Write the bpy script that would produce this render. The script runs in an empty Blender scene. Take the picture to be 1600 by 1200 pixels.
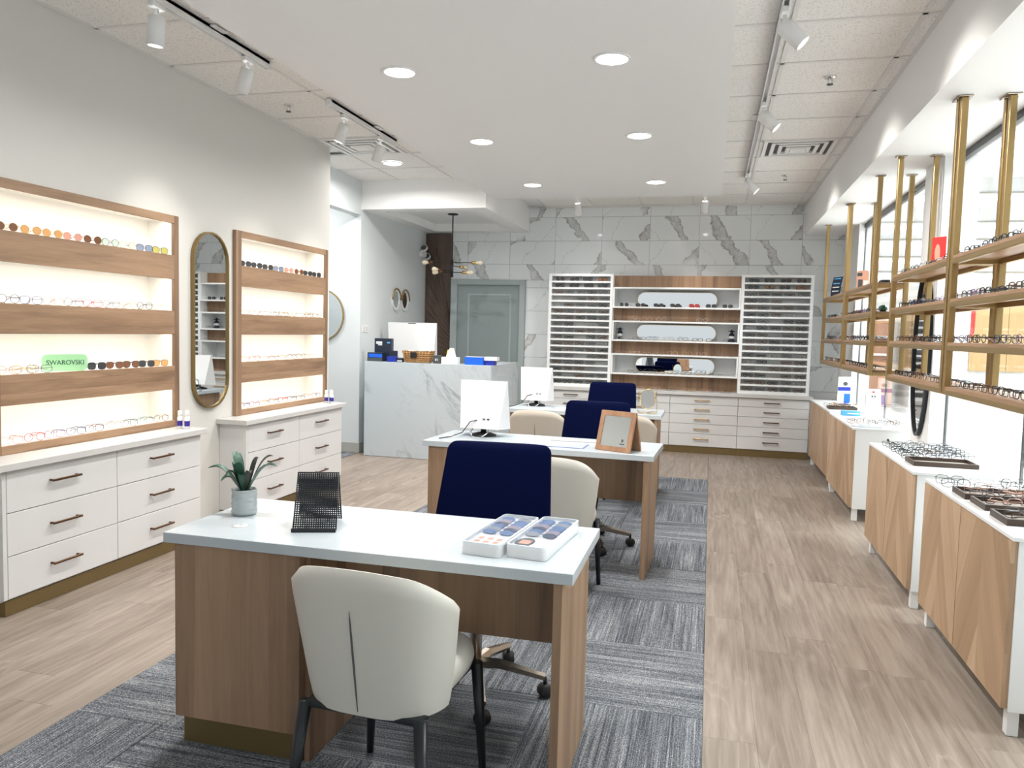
import bpy, bmesh, math, random
from mathutils import Vector, Matrix, Euler
random.seed(7)
PI = math.pi
sc = bpy.context.scene
COL = sc.collection

# ------------------------------------------------------------------ camera
YAW, PITCH, ROLL, FPX = -.2504, .0685, .0252, 1205.45
fw = Vector((math.sin(YAW)*math.cos(PITCH), math.cos(YAW)*math.cos(PITCH), -math.sin(PITCH)))
ri = Vector((math.cos(YAW), -math.sin(YAW), 0)); up = ri.cross(fw)
r2 = ri*math.cos(ROLL)+up*math.sin(ROLL); u2 = up*math.cos(ROLL)-ri*math.sin(ROLL)
cd = bpy.data.cameras.new('camera'); cam = bpy.data.objects.new('camera', cd); COL.objects.link(cam)
cd.sensor_fit = 'HORIZONTAL'; cd.sensor_width = 36; cd.lens = FPX/1600*36; cd.clip_start = .05; cd.clip_end = 200
M = Matrix((r2, u2, -fw)).transposed().to_4x4(); M.translation = Vector((0, 0, 1.45)); cam.matrix_world = M
sc.camera = cam

# ------------------------------------------------------------------ world, exposure
w = bpy.data.worlds.new('world'); sc.world = w; w.use_nodes = True
bg = w.node_tree.nodes['Background']; bg.inputs[0].default_value = (.93, .97, 1, 1); bg.inputs[1].default_value = .65
vs = sc.view_settings; vs.view_transform = 'Standard'; vs.look = 'None'; vs.gamma = 1; vs.use_curve_mapping = False
vs.exposure = .42
cy = sc.cycles; cy.use_denoising = True; cy.max_bounces = 9; cy.diffuse_bounces = 5; cy.glossy_bounces = 4
cy.transmission_bounces = 6; cy.transparent_max_bounces = 16; cy.caustics_reflective = False; cy.caustics_refractive = False
cy.sample_clamp_indirect = 8

# ------------------------------------------------------------------ lights helper
def light(kind, name, loc, power, color=(1, 1, 1), parent=None, **kw):
    d = bpy.data.lights.new(name, kind); d.energy = power; d.color = color
    o = bpy.data.objects.new(name, d); COL.objects.link(o); o.location = loc
    tgt = kw.pop('target', None)
    for k, v in kw.items(): setattr(d, k, v)
    if tgt is not None: o.rotation_euler = (Vector(tgt)-Vector(loc)).to_track_quat('-Z', 'Y').to_euler()
    if parent: o.parent = parent; o.matrix_parent_inverse = Matrix.Translation(-parent.location)
    return o
# mall concourse beyond the glass front: added fill lights brighten the corridor
for k, (x, y) in enumerate(((4.2, 3.5), (4.2, 8.5), (5., 14.))):
    light('AREA', 'mall_added_fill_light', (x, y, 4.55), 330, (.95, .98, 1), shape='RECTANGLE', size=3.6, size_y=3.2)

# ------------------------------------------------------------------ materials
MT = {}
def newmat(name):
    m = bpy.data.materials.new(name); m.use_nodes = True; nt = m.node_tree
    b = nt.nodes['Principled BSDF']; MT[name] = m
    return m, nt, b
def N(nt, t, **kw):
    n = nt.nodes.new(t)
    for k, v in kw.items():
        if hasattr(n, k): setattr(n, k, v)
        else: n.inputs[k].default_value = v
    return n
def L(nt, a, b): nt.links.new(a, b)
def plain(name, col, rough=.5, metal=0, spec=None, sheen=0, coat=0, emit=None, alpha=None):
    m, nt, b = newmat(name)
    b.inputs['Base Color'].default_value = (*col, 1); b.inputs['Roughness'].default_value = rough; b.inputs['Metallic'].default_value = metal
    if spec is not None: b.inputs['Specular IOR Level'].default_value = spec
    if sheen: b.inputs['Sheen Weight'].default_value = sheen; b.inputs['Sheen Tint'].default_value = (*[min(1, c*4+.1) for c in col], 1)
    if coat: b.inputs['Coat Weight'].default_value = coat
    if emit: b.inputs['Emission Color'].default_value = (*emit[0], 1); b.inputs['Emission Strength'].default_value = emit[1]
    return m
def ramp(nt, fac, stops):
    r = nt.nodes.new('ShaderNodeValToRGB'); e = r.color_ramp.elements
    while len(e) < len(stops): e.new(.5)
    for i, (p, c) in enumerate(stops): e[i].position = p; e[i].color = (*c, 1) if len(c) == 3 else c
    L(nt, fac, r.inputs[0]); return r.outputs[0]
def coords(nt, scale, rnd=0, kind='Object', rot=(0, 0, 0)):
    tc = N(nt, 'ShaderNodeTexCoord'); mp = N(nt, 'ShaderNodeMapping'); mp.inputs['Scale'].default_value = scale; mp.inputs['Rotation'].default_value = rot
    L(nt, tc.outputs[kind], mp.inputs[0])
    if rnd:
        oi = N(nt, 'ShaderNodeObjectInfo'); mu = N(nt, 'ShaderNodeMath', operation='MULTIPLY'); mu.inputs[1].default_value = rnd
        L(nt, oi.outputs['Random'], mu.inputs[0]); cb = N(nt, 'ShaderNodeCombineXYZ')
        for i in range(3): L(nt, mu.outputs[0], cb.inputs[i])
        L(nt, cb.outputs[0], mp.inputs['Location'])
    return mp.outputs[0]
def noise(nt, vec, scale, detail=4, rough=.5, dist=0):
    n = N(nt, 'ShaderNodeTexNoise'); n.inputs['Scale'].default_value = scale; n.inputs['Detail'].default_value = detail
    n.inputs['Roughness'].default_value = rough; n.inputs['Distortion'].default_value = dist; L(nt, vec, n.inputs[0]); return n.outputs[0]
def mixc(nt, fac, a, b, mode='MIX'):
    m = N(nt, 'ShaderNodeMix', data_type='RGBA', blend_type=mode)
    for s, v in ((0, fac), (6, a), (7, b)):
        if isinstance(v, (int, float)): m.inputs[s].default_value = v
        elif isinstance(v, tuple): m.inputs[s].default_value = (*v, 1)
        else: L(nt, v, m.inputs[s])
    return m.outputs[2]
def math_(nt, op, a, b=None):
    m = N(nt, 'ShaderNodeMath', operation=op)
    for i, v in ((0, a), (1, b)):
        if v is None: continue
        if isinstance(v, (int, float)): m.inputs[i].default_value = v
        else: L(nt, v, m.inputs[i])
    return m.outputs[0]
def bump(nt, b, h, s=.2, d=.002):
    n = N(nt, 'ShaderNodeBump'); n.inputs['Strength'].default_value = s; n.inputs['Distance'].default_value = d
    L(nt, h, n.inputs['Height']); L(nt, n.outputs[0], b.inputs['Normal'])

def wood(name, dark, mid, light_, axis='z', rough=.45, board=.12, boardamt=.35, rnd=0):
    m, nt, b = newmat(name)
    st = {'x': (1.3, 16, 16), 'y': (16, 1.3, 16), 'z': (16, 16, 1.3)}[axis]
    v = coords(nt, st, rnd); n1 = noise(nt, v, 1.0, 7, .62, .6)
    v2 = coords(nt, tuple(s*5 for s in st), rnd); n2 = noise(nt, v2, 1.0, 3, .7)
    c = ramp(nt, n1, [(.35, dark), (.5, mid), (.66, light_)])
    c = mixc(nt, .22, c, ramp(nt, n2, [(.35, dark), (.65, light_)]))
    # laminate print of boards: stepped tone across the grain
    tc = N(nt, 'ShaderNodeTexCoord'); sp = N(nt, 'ShaderNodeSeparateXYZ'); L(nt, tc.outputs['Object'], sp.inputs[0])
    if axis == 'z': a = math_(nt, 'ADD', sp.outputs[0], sp.outputs[1])
    else: a = sp.outputs[2]
    f = math_(nt, 'FLOOR', math_(nt, 'DIVIDE', math_(nt, 'ADD', a, math_(nt, 'MULTIPLY', n1, .03)), board))
    wn = N(nt, 'ShaderNodeTexWhiteNoise', noise_dimensions='1D'); L(nt, f, wn.inputs['W'])
    c = mixc(nt, boardamt, c, ramp(nt, wn.outputs[0], [(0, dark), (.5, mid), (1, light_)]))
    L(nt, c, b.inputs['Base Color']); b.inputs['Roughness'].default_value = rough
    bump(nt, b, n2, .06, .001)
    return m
wood('wood_v', (.15, .088, .05), (.3, .188, .112), (.41, .265, .165), 'z', .5, .07, .62)
wood('wood_h', (.165, .096, .054), (.3, .185, .108), (.4, .255, .155), 'y', .5, .06, .35)
wood('wood_x', (.15, .085, .046), (.29, .172, .098), (.38, .235, .14), 'z', .5, .07, .5)
wood('wood_shelf', (.24, .14, .076), (.34, .205, .118), (.42, .265, .16), 'y', .45, .3, .1)
wood('wood_cork', (.24, .12, .06), (.34, .18, .098), (.42, .24, .14), 'z', .6, .3, .1)
wood('walnut', (.062, .04, .03), (.098, .064, .048), (.135, .09, .068), 'z', .45, .2, .2)
def oak_slat():
    m, nt, b = newmat('oak')
    v = coords(nt, (14, 14, 1.0), 40); n = noise(nt, v, 1.0, 6, .6, .4)
    c = ramp(nt, n, [(.3, (.33, .215, .125)), (.55, (.45, .305, .19)), (.75, (.54, .38, .25))])
    oi = N(nt, 'ShaderNodeObjectInfo'); c = mixc(nt, .55, c, ramp(nt, oi.outputs['Random'], [(0, (.29, .18, .1)), (.5, (.45, .3, .185)), (1, (.6, .43, .29))]))
    L(nt, c, b.inputs['Base Color']); b.inputs['Roughness'].default_value = .45
oak_slat()
def plank_mat():
    m, nt, b = newmat('plank')
    v = coords(nt, (9, .8, 9), 60); n1 = noise(nt, v, 1.3, 6, .6, 1.4)
    v2 = coords(nt, (45, 2.2, 45), 60); n2 = noise(nt, v2, 1.0, 4, .65)
    v3 = coords(nt, (5, .9, 5), 60); n3 = noise(nt, v3, 1.0, 2, .5, .3)
    ring = math_(nt, 'FRACT', math_(nt, 'MULTIPLY', n3, 13))
    c = ramp(nt, n1, [(.32, (.135, .1, .077)), (.5, (.25, .2, .16)), (.68, (.37, .312, .26))])
    c = mixc(nt, .4, c, ramp(nt, n2, [(.35, (.12, .088, .066)), (.62, (.4, .345, .295))]))
    msk = ramp(nt, noise(nt, coords(nt, (2, .7, 2), 60), 1.2, 2), [(.54, (0, 0, 0)), (.66, (1, 1, 1))])
    c = mixc(nt, math_(nt, 'MULTIPLY', msk, .4), c, ramp(nt, ring, [(0, (.5, .44, .38)), (.3, (.14, .105, .08)), (1, (.3, .24, .195))]))
    oi = N(nt, 'ShaderNodeObjectInfo'); c = mixc(nt, .25, c, ramp(nt, oi.outputs['Random'], [(0, (.17, .13, .1)), (1, (.34, .285, .24))]))
    L(nt, c, b.inputs['Base Color']); b.inputs['Roughness'].default_value = .42
    bump(nt, b, n2, .08, .001)
plank_mat()
def carpet_mat():
    m, nt, b = newmat('carpet')
    v = coords(nt, (1, 1, 1), 30)
    n1 = noise(nt, v, 230, 2, .8)
    v2 = coords(nt, (95, 1.2, 1), 30); n2 = noise(nt, v2, 1.6, 3, .75)
    v3 = coords(nt, (14, 1, 1), 30); n3 = noise(nt, v3, 1.0, 2, .6)
    f = math_(nt, 'ADD', math_(nt, 'MULTIPLY', n1, .75), math_(nt, 'ADD', math_(nt, 'MULTIPLY', n2, .55), math_(nt, 'MULTIPLY', n3, .2)))
    c = ramp(nt, f, [(.6, (.028, .033, .043)), (.75, (.135, .147, .167)), (.92, (.46, .47, .475))])
    L(nt, c, b.inputs['Base Color']); b.inputs['Roughness'].default_value = .95; b.inputs['Specular IOR Level'].default_value = .1
    bump(nt, b, n1, .6, .004)
carpet_mat()
def marble(name, rnd, base, vein, scale=1., amt=1., rough=.12, gl=.5, pos=.045):
    m, nt, b = newmat(name)
    v = coords(nt, (1, 1, 1.0), rnd, rot=(0, .75, 0) if rnd else (0, .7, 0))
    mp = N(nt, 'ShaderNodeMapping'); mp.inputs['Scale'].default_value = (2.4*scale, 2.4*scale, .8*scale); L(nt, v, mp.inputs[0])
    n = noise(nt, mp.outputs[0], 1.1, 6, .55, .9)
    rd = math_(nt, 'ABSOLUTE', math_(nt, 'SUBTRACT', n, .5))
    v1 = ramp(nt, rd, [(0, (1, 1, 1)), (pos, (.55, .55, .55)), (pos*2.2, (0, 0, 0))])
    msk = ramp(nt, noise(nt, v, 1.3*scale, 2), [(.47, (0, 0, 0)), (.56, (1, 1, 1))])
    n2 = noise(nt, mp.outputs[0], 3.2, 5, .6, 1.5); rd2 = math_(nt, 'ABSOLUTE', math_(nt, 'SUBTRACT', n2, .5))
    v2 = ramp(nt, rd2, [(0, (1, 1, 1)), (.02, (0, 0, 0))])
    n3 = noise(nt, mp.outputs[0], 9, 4, .6, 1)
    f = math_(nt, 'MULTIPLY', math_(nt, 'MULTIPLY', v1, msk), amt)
    f = math_(nt, 'MULTIPLY', f, ramp(nt, n3, [(.3, (.45, .45, .45)), (.6, (1, 1, 1))]))
    f = math_(nt, 'MAXIMUM', f, math_(nt, 'MULTIPLY', math_(nt, 'MULTIPLY', v2, msk), .35*amt))
    L(nt, mixc(nt, f, base, vein), b.inputs['Base Color']); b.inputs['Roughness'].default_value = rough
    b.inputs['Specular IOR Level'].default_value = gl
def marble_tile_mat():
    m, nt, b = newmat('marble_tile')
    oi = N(nt, 'ShaderNodeObjectInfo'); rnd = oi.outputs['Random']
    tc = N(nt, 'ShaderNodeTexCoord'); sp = N(nt, 'ShaderNodeSeparateXYZ'); L(nt, tc.outputs['Object'], sp.inputs[0])
    v = coords(nt, (1, 1, 1), 53)
    sg = math_(nt, 'SUBTRACT', math_(nt, 'MULTIPLY', math_(nt, 'GREATER_THAN', math_(nt, 'FRACT', math_(nt, 'MULTIPLY', rnd, 7.3)), .42), 2.), 1.)
    w1 = math_(nt, 'MULTIPLY', math_(nt, 'SUBTRACT', noise(nt, v, 4.5, 4, .55), .5), .3)
    d = math_(nt, 'ADD', math_(nt, 'ADD', math_(nt, 'MULTIPLY', math_(nt, 'MULTIPLY', sp.outputs[0], sg), .85), math_(nt, 'MULTIPLY', sp.outputs[2], -.6)), math_(nt, 'ADD', w1, math_(nt, 'MULTIPLY', rnd, 5.)))
    f = math_(nt, 'FRACT', math_(nt, 'MULTIPLY', d, 1.4))
    band = ramp(nt, f, [(0, (0, 0, 0)), (.012, (.95, .95, .95)), (.05, (.5, .5, .5)), (.12, (.55, .55, .55)), (.15, (1, 1, 1)), (.165, (0, 0, 0))])
    thin = ramp(nt, f, [(.5, (0, 0, 0)), (.506, (.5, .5, .5)), (.515, (0, 0, 0))])
    tex = ramp(nt, noise(nt, v, 14, 5, .65, 1.2), [(.3, (.35, .35, .35)), (.62, (1, 1, 1))])
    msk = ramp(nt, noise(nt, v, 2.2, 2), [(.36, (0, 0, 0)), (.44, (1, 1, 1))])
    fac = math_(nt, 'MAXIMUM', math_(nt, 'MULTIPLY', math_(nt, 'MULTIPLY', band, tex), msk), thin)
    L(nt, mixc(nt, math_(nt, 'MULTIPLY', fac, .85), (.8, .835, .845), (.17, .155, .145)), b.inputs['Base Color']); b.inputs['Roughness'].default_value = .07
marble_tile_mat()
marble('marble_counter', 0, (.55, .61, .645), (.3, .33, .35), .8, .8, .2, .5, .014)
marble('desk_top', 0, (.5, .548, .58), (.42, .48, .52), .6, .5, .22, .5, .08)
def speck(name, col, col2, scale, rough=.9, lo=.36, hi=.42):
    m, nt, b = newmat(name)
    v = coords(nt, (1, 1, 1)); n = noise(nt, v, scale, 2, .6); c = ramp(nt, n, [(lo, col2), (hi, col)])
    L(nt, c, b.inputs['Base Color']); b.inputs['Roughness'].default_value = rough; bump(nt, b, n, .4, .002)
speck('ceiling_tile', (.83, .815, .79), (.58, .56, .53), 120)
def paint(name, col, rough=.7):
    m, nt, b = newmat(name); v = coords(nt, (1, 1, 1)); n = noise(nt, v, 260, 2)
    b.inputs['Base Color'].default_value = (*col, 1); b.inputs['Roughness'].default_value = rough; bump(nt, b, n, .05, .001)
paint('wall_paint', (.62, .61, .575)); paint('wall_cool_lit', (.66, .7, .71)); paint('ceil_paint', (.8, .8, .8)); paint('soffit_paint', (.86, .86, .85))  # bluish reception and hallway walls: the cooler light is in the colour
plain('laminate', (.67, .67, .665), .35); plain('laminate_warm', (.8, .785, .75), .5); plain('counter_edge', (.58, .575, .56), .4)
plain('cab_white', (.8, .82, .82), .3); plain('shelf_white', (.82, .83, .83), .35)
plain('kick_gold', (.2, .142, .06), .42, .55); plain('brass', (.41, .285, .125), .33, .8); plain('brass_dark', (.27, .19, .08), .36, .8)
plain('bronze', (.13, .068, .036), .35, .75); plain('gold', (.62, .45, .2), .25, .95); plain('gold_pull', (.62, .4, .17), .3, .9)
plain('black', (.012, .012, .014), .4); plain('black_metal', (.012, .015, .018), .35, .2); plain('dark_gray', (.06, .07, .075), .5)
plain('white_metal', (.8, .8, .8), .4); plain('white_plastic', (.76, .76, .76), .3); plain('chrome', (.75, .75, .75), .12, 1)
plain('nickel', (.42, .36, .3), .25, .95)
plain('mirror', (.78, .81, .82), .01, 1); plain('mirror_warm', (.8, .78, .74), .02, 1)
plain('velvet', (.0006, .0026, .024), .85, 0, .05, .03); plain('leather', (.6, .58, .52), .42, 0, .45)
plain('leather_tan', (.56, .5, .42), .42, 0, .45)
plain('door_green', (.29, .345, .345), .4); plain('door_trim', (.4, .46, .46), .4); plain('seam', (.1, .1, .1), .8); plain('grout', (.35, .36, .36), .9)
plain('tbar', (.72, .71, .69), .6); plain('baseboard', (.42, .41, .38), .6); plain('slab', (.3, .27, .24), .9)
plain('row_back', (.4, .415, .41), .35); plain('vent_dark', (.08, .08, .08), .6); plain('green_sign', (.36, .68, .37), .4); plain('green_text', (.06, .14, .09), .5)
plain('leaf', (.03, .1, .062), .4); plain('leaf_dark', (.03, .035, .028), .5); plain('pot', (.42, .46, .46), .55); plain('soil', (.02, .016, .012), .9)
plain('blue_box', (.01, .03, .34), .35); plain('blue_bright', (.01, .13, .75), .3); plain('navy_box', (.012, .02, .04), .4); plain('light_blue', (.1, .42, .8), .4)
plain('wicker', (.42, .23, .09), .6); plain('tray_brown', (.055, .036, .025), .45); plain('tray_felt', (.3, .27, .24), .9); plain('paper', (.85, .85, .84), .7)
plain('mat_blue', (.34, .38, .62), .5); plain('mat_edge', (.12, .15, .3), .5); plain('red', (.8, .02, .02), .4); plain('skin_print', (.75, .4, .28), .6)
plain('purple_label', (.035, .02, .26), .4); plain('clear_plastic', (.8, .84, .87), .12); plain('lens_tray', (.6, .64, .7), .3)
plain('sample_blue', (.16, .25, .45), .15); plain('sample_grey', (.34, .37, .4), .15); plain('sample_dark', (.1, .13, .2), .15); plain('sample_violet', (.42, .36, .42), .15); plain('teal_glass', (.01, .07, .05), .1); plain('yellow', (.85, .65, .1), .5); plain('bulb_glass', (.75, .66, .5), .08); plain('rubber', (.008, .008, .008), .6)
plain('mall_white', (.84, .85, .85), .5); plain('mall_wood', (.5, .33, .16), .45); plain('mall_floor', (.86, .86, .85), .15); plain('mall_rust', (.45, .2, .1), .5)
plain('glow', (1, 1, 1), .5, emit=((1, 1, 1), 9)); plain('glow_soft', (1, 1, 1), .5, emit=((.96, .98, 1), 3.0)); plain('led', (1, 1, 1), .5, emit=((1, .88, .72), 3))
def clear(name, tint, gloss, rough=0.):
    m = bpy.data.materials.new(name); m.use_nodes = True; nt = m.node_tree; nt.nodes.clear(); MT[name] = m
    o = N(nt, 'ShaderNodeOutputMaterial'); t = N(nt, 'ShaderNodeBsdfTransparent'); t.inputs[0].default_value = (*tint, 1)
    g = N(nt, 'ShaderNodeBsdfGlossy'); g.inputs['Roughness'].default_value = rough; mx = N(nt, 'ShaderNodeMixShader')
    fr = N(nt, 'ShaderNodeLayerWeight'); L(nt, math_(nt, 'MULTIPLY', math_(nt, 'ADD', math_(nt, 'MULTIPLY', math_(nt, 'POWER', fr.outputs['Facing'], 4.), .6), .035), gloss), mx.inputs[0])
    L(nt, t.outputs[0], mx.inputs[1]); L(nt, g.outputs[0], mx.inputs[2]); L(nt, mx.outputs[0], o.inputs[0])
clear('glass', (.955, .975, .97), .9); clear('lens_clear', (.975, .98, .98), .8); clear('cover', (.95, .96, .98), .8, .08)
for nm, c in dict(lens_black=(.05, .05, .055), lens_brown=(.2, .09, .045), lens_rose=(.72, .36, .28), lens_amber=(.75, .4, .15), lens_green=(.6, .72, .62), lens_olive=(.5, .45, .12), lens_red=(.35, .05, .04), lens_blue=(.25, .3, .42)).items():
    plain(nm, c, .12)
FR = dict(black=(.012, .012, .013), tortoise=(.09, .04, .018), silver=(.5, .5, .5), gold=(.55, .4, .18), rose=(.62, .38, .32), blue=(.03, .07, .2), grey=(.12, .12, .13), red=(.6, .02, .04), purple=(.25, .15, .3), clear=(.62, .6, .58), navy=(.015, .02, .06), brown=(.16, .08, .045), teal=(.1, .3, .35), pink=(.7, .4, .42))
for k, c in FR.items(): plain('frame_'+k, c, .3, .7 if k in ('silver', 'gold', 'rose') else 0)

# ------------------------------------------------------------------ mesh helpers
class MB:
    def __init__(s): s.v = []; s.f = []; s.sm = []
    def add(s, vs_, fs, smooth=False):
        o = len(s.v); s.v += [tuple(v) for v in vs_]; s.f += [tuple(i+o for i in f) for f in fs]; s.sm += [smooth]*len(fs); return s
    def box(s, x0, x1, y0, y1, z0, z1, c=0.):
        c = min(c, (x1-x0)*.45, (y1-y0)*.45, (z1-z0)*.45)
        if c <= 0:
            return s.add([(x, y, z) for x in (x0, x1) for y in (y0, y1) for z in (z0, z1)],
                         [(0, 1, 3, 2), (4, 6, 7, 5), (0, 4, 5, 1), (2, 3, 7, 6), (0, 2, 6, 4), (1, 5, 7, 3)])
        bm = bmesh.new(); P = []
        for X, sx in ((x0, 1), (x1, -1)):
            for Y, sy in ((y0, 1), (y1, -1)):
                for Z, sz in ((z0, 1), (z1, -1)):
                    P += [(X, Y+sy*c, Z+sz*c), (X+sx*c, Y, Z+sz*c), (X+sx*c, Y+sy*c, Z)]
        for p in P: bm.verts.new(p)
        bmesh.ops.convex_hull(bm, input=bm.verts)
        bmesh.ops.dissolve_limit(bm, angle_limit=.01, verts=bm.verts, edges=bm.edges)
        bm.verts.index_update(); vs_ = [v.co[:] for v in bm.verts]; fs = [[v.index for v in f.verts] for f in bm.faces]; bm.free()
        return s.add(vs_, fs)
    def prism(s, poly, d0, d1, axis='y'):
        n = len(poly)
        def pt(p, d): return {'x': (d, p[0], p[1]), 'y': (p[0], d, p[1]), 'z': (p[0], p[1], d)}[axis]
        return s.add([pt(p, d0) for p in poly]+[pt(p, d1) for p in poly],
                     [tuple(range(n))[::-1], tuple(range(n, 2*n))]+[(i, (i+1) % n, n+(i+1) % n, n+i) for i in range(n)])
    def frame(s, outer, inner, d0, d1, axis='y'):   # ring between two matching outlines
        n = len(outer)
        def pt(p, d): return {'x': (d, p[0], p[1]), 'y': (p[0], d, p[1]), 'z': (p[0], p[1], d)}[axis]
        V = [pt(p, d0) for p in outer]+[pt(p, d0) for p in inner]+[pt(p, d1) for p in outer]+[pt(p, d1) for p in inner]; F = []
        for i in range(n):
            j = (i+1) % n
            F += [(i, j, n+j, n+i), (2*n+i, 3*n+i, 3*n+j, 2*n+j), (i, 2*n+i, 2*n+j, j), (n+i, n+j, 3*n+j, 3*n+i)]
        return s.add(V, F)
    def tube(s, pts, r, n=8, closed=False, cap=True, smooth=True):
        pts = [Vector(p) for p in pts]; m = len(pts); V = []; F = []; prev = None
        rr = r if isinstance(r, (list, tuple)) else [r]*m
        for i, p in enumerate(pts):
            a = pts[(i-1) % m] if (closed or i > 0) else p; b = pts[(i+1) % m] if (closed or i < m-1) else p
            t = (b-a).normalized()
            if prev is None:
                u = t.orthogonal().normalized()
            else:
                u = prev-t*prev.dot(t)
                u = u.normalized() if u.length > 1e-6 else t.orthogonal().normalized()
            prev = u; vv = t.cross(u)
            for k in range(n): an = 2*PI*k/n+PI/4; V.append(p+(u*math.cos(an)+vv*math.sin(an))*rr[i])
        for i in range(m if closed else m-1):
            for k in range(n):
                a = i*n+k; b = i*n+(k+1) % n; c = ((i+1) % m)*n+(k+1) % n; d = ((i+1) % m)*n+k; F.append((a, b, c, d))
        if cap and not closed: F += [tuple(range(n))[::-1], tuple(range((m-1)*n, m*n))]
        return s.add(V, F, smooth)
    def lathe(s, prof, cx=0, cy=0, n=24, smooth=True, cap=True):
        V = []; F = []; m = len(prof)
        for r, z in prof:
            for k in range(n): a = 2*PI*k/n; V.append((cx+r*math.cos(a), cy+r*math.sin(a), z))
        for i in range(m-1):
            for k in range(n): F.append((i*n+k, i*n+(k+1) % n, (i+1)*n+(k+1) % n, (i+1)*n+k))
        if cap: F += [tuple(range(n))[::-1], tuple(range((m-1)*n, m*n))]
        return s.add(V, F, smooth)
    def grid(s, rows, smooth=True, closed=False):
        V = [p for r in rows for p in r]; n = len(rows[0]); F = []
        for i in range(len(rows)-1):
            for k in range(n if closed else n-1): F.append((i*n+k, i*n+(k+1) % n, (i+1)*n+(k+1) % n, (i+1)*n+k))
        return s.add(V, F, smooth)
    def xf(s, mat): s.v = [tuple(mat @ Vector(v)) for v in s.v]; return s
    def mesh(s, name, mat=None):
        me = bpy.data.meshes.new(name); me.from_pydata(s.v, [], s.f)
        me.polygons.foreach_set('use_smooth', s.sm); me.update()
        bm = bmesh.new(); bm.from_mesh(me); bmesh.ops.recalc_face_normals(bm, faces=bm.faces); bm.to_mesh(me); bm.free()
        if mat: me.materials.append(MT[mat] if isinstance(mat, str) else mat)
        return me
    def build(s, name, mat, parent=None, **kw): return obj(name, s.mesh(name, mat), parent, **kw)
def obj(name, me, parent=None, loc=(0, 0, 0), rot=(0, 0, 0), scale=(1, 1, 1)):
    o = bpy.data.objects.new(name, me); COL.objects.link(o); o.location = loc; o.rotation_euler = rot; o.scale = scale
    if parent: o.parent = parent
    return o
def tag(o, label, cat, group=None):
    o['label'] = label; o['category'] = cat
    if group: o['group'] = group
    return o
def thing(name, label, cat, loc=(0, 0, 0), rz=0, group=None):
    o = bpy.data.objects.new(name, None); COL.objects.link(o); o.location = loc; o.rotation_euler = (0, 0, rz); o.empty_display_size = .1
    return tag(o, label, cat, group)
def struct(o): o['kind'] = 'structure'; return o
def B(*a): return MB().box(*a)
def stadium(cx, cz, w_, h_, n=12):
    r = min(w_, h_)/2; P = []
    if w_ > h_: cs = [(cx+w_/2-r, cz, -PI/2), (cx-w_/2+r, cz, PI/2)]
    else: cs = [(cx, cz+h_/2-r, 0), (cx, cz-h_/2+r, PI)]
    for x, z, a0 in cs: P += [(x+r*math.cos(a0+PI*k/n), z+r*math.sin(a0+PI*k/n)) for k in range(n+1)]
    return P
def ellipse(cx, cz, a, b, n=28): return [(cx+a*math.cos(2*PI*k/n), cz+b*math.sin(2*PI*k/n)) for k in range(n)]
def rrect(x0, x1, z0, z1, r, n=4):
    P = []
    for cx, cz, a0 in ((x1-r, z0+r, -PI/2), (x1-r, z1-r, 0), (x0+r, z1-r, PI/2), (x0+r, z0+r, PI)):
        P += [(cx+r*math.cos(a0+PI/2*k/n), cz+r*math.sin(a0+PI/2*k/n)) for k in range(n+1)]
    return P
def text_mesh(body, size, mat, depth=.001):
    c = bpy.data.curves.new('t', 'FONT'); c.body = body; c.size = size; c.extrude = depth; c.align_x = 'CENTER'; c.align_y = 'CENTER'
    o = bpy.data.objects.new('t', c); COL.objects.link(o); dg = bpy.context.evaluated_depsgraph_get()
    me = bpy.data.meshes.new_from_object(o.evaluated_get(dg)); bpy.data.objects.remove(o); me.materials.clear(); me.materials.append(MT[mat]); return me

# ------------------------------------------------------------------ room dimensions
XL, YB, HC, SX, SZ = -3.476, 10.233, 3.101, 1.074, 2.724
DZ = 2.94                                                # dropped smooth ceiling
T = .6325                                                # ceiling / carpet / marble module
CX0, CX1, CY1 = -2.23, .03, 7.97                         # carpet field

# ---- floor: slab, planks one by one
floor = struct(B(-6.2, 1.6, -1.5, YB+.1, -.12, -.009).build('floor', 'slab'))
PW, PL = .188, 1.25
plank_mesh = {}
def plank(x0, x1, y0, y1):
    if x1-x0 < .012 or y1-y0 < .03: return
    key = (round(x1-x0, 3), round(y1-y0, 3))
    if key not in plank_mesh:
        w2, l2 = (x1-x0)/2, (y1-y0)/2
        plank_mesh[key] = B(-w2+.0002, w2-.0002, -l2+.0002, l2-.0002, -.0085, 0, .0006).mesh('plank', 'plank')
    obj('plank', plank_mesh[key], floor, ((x0+x1)/2, (y0+y1)/2, 0))
rp = random.Random(3)
def planks(x0, x1, y0, y1, phase):
    i = 0; x = x0
    while x < x1-.004:
        xe = min(x+PW, x1); y = y0-rp.uniform(0, PL)
        while y < y1:
            plank(x, xe, max(y, y0), min(y+PL, y1)); y += PL
        x = xe; i += 1
planks(CX1, 1.58, .6, YB, 0)
planks(-3.47, CX0, .6, 6.6, 0)
planks(-3.9, CX0, 6.6, YB-.0, 0)
planks(CX0, CX1, CY1, YB, 0)
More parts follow.
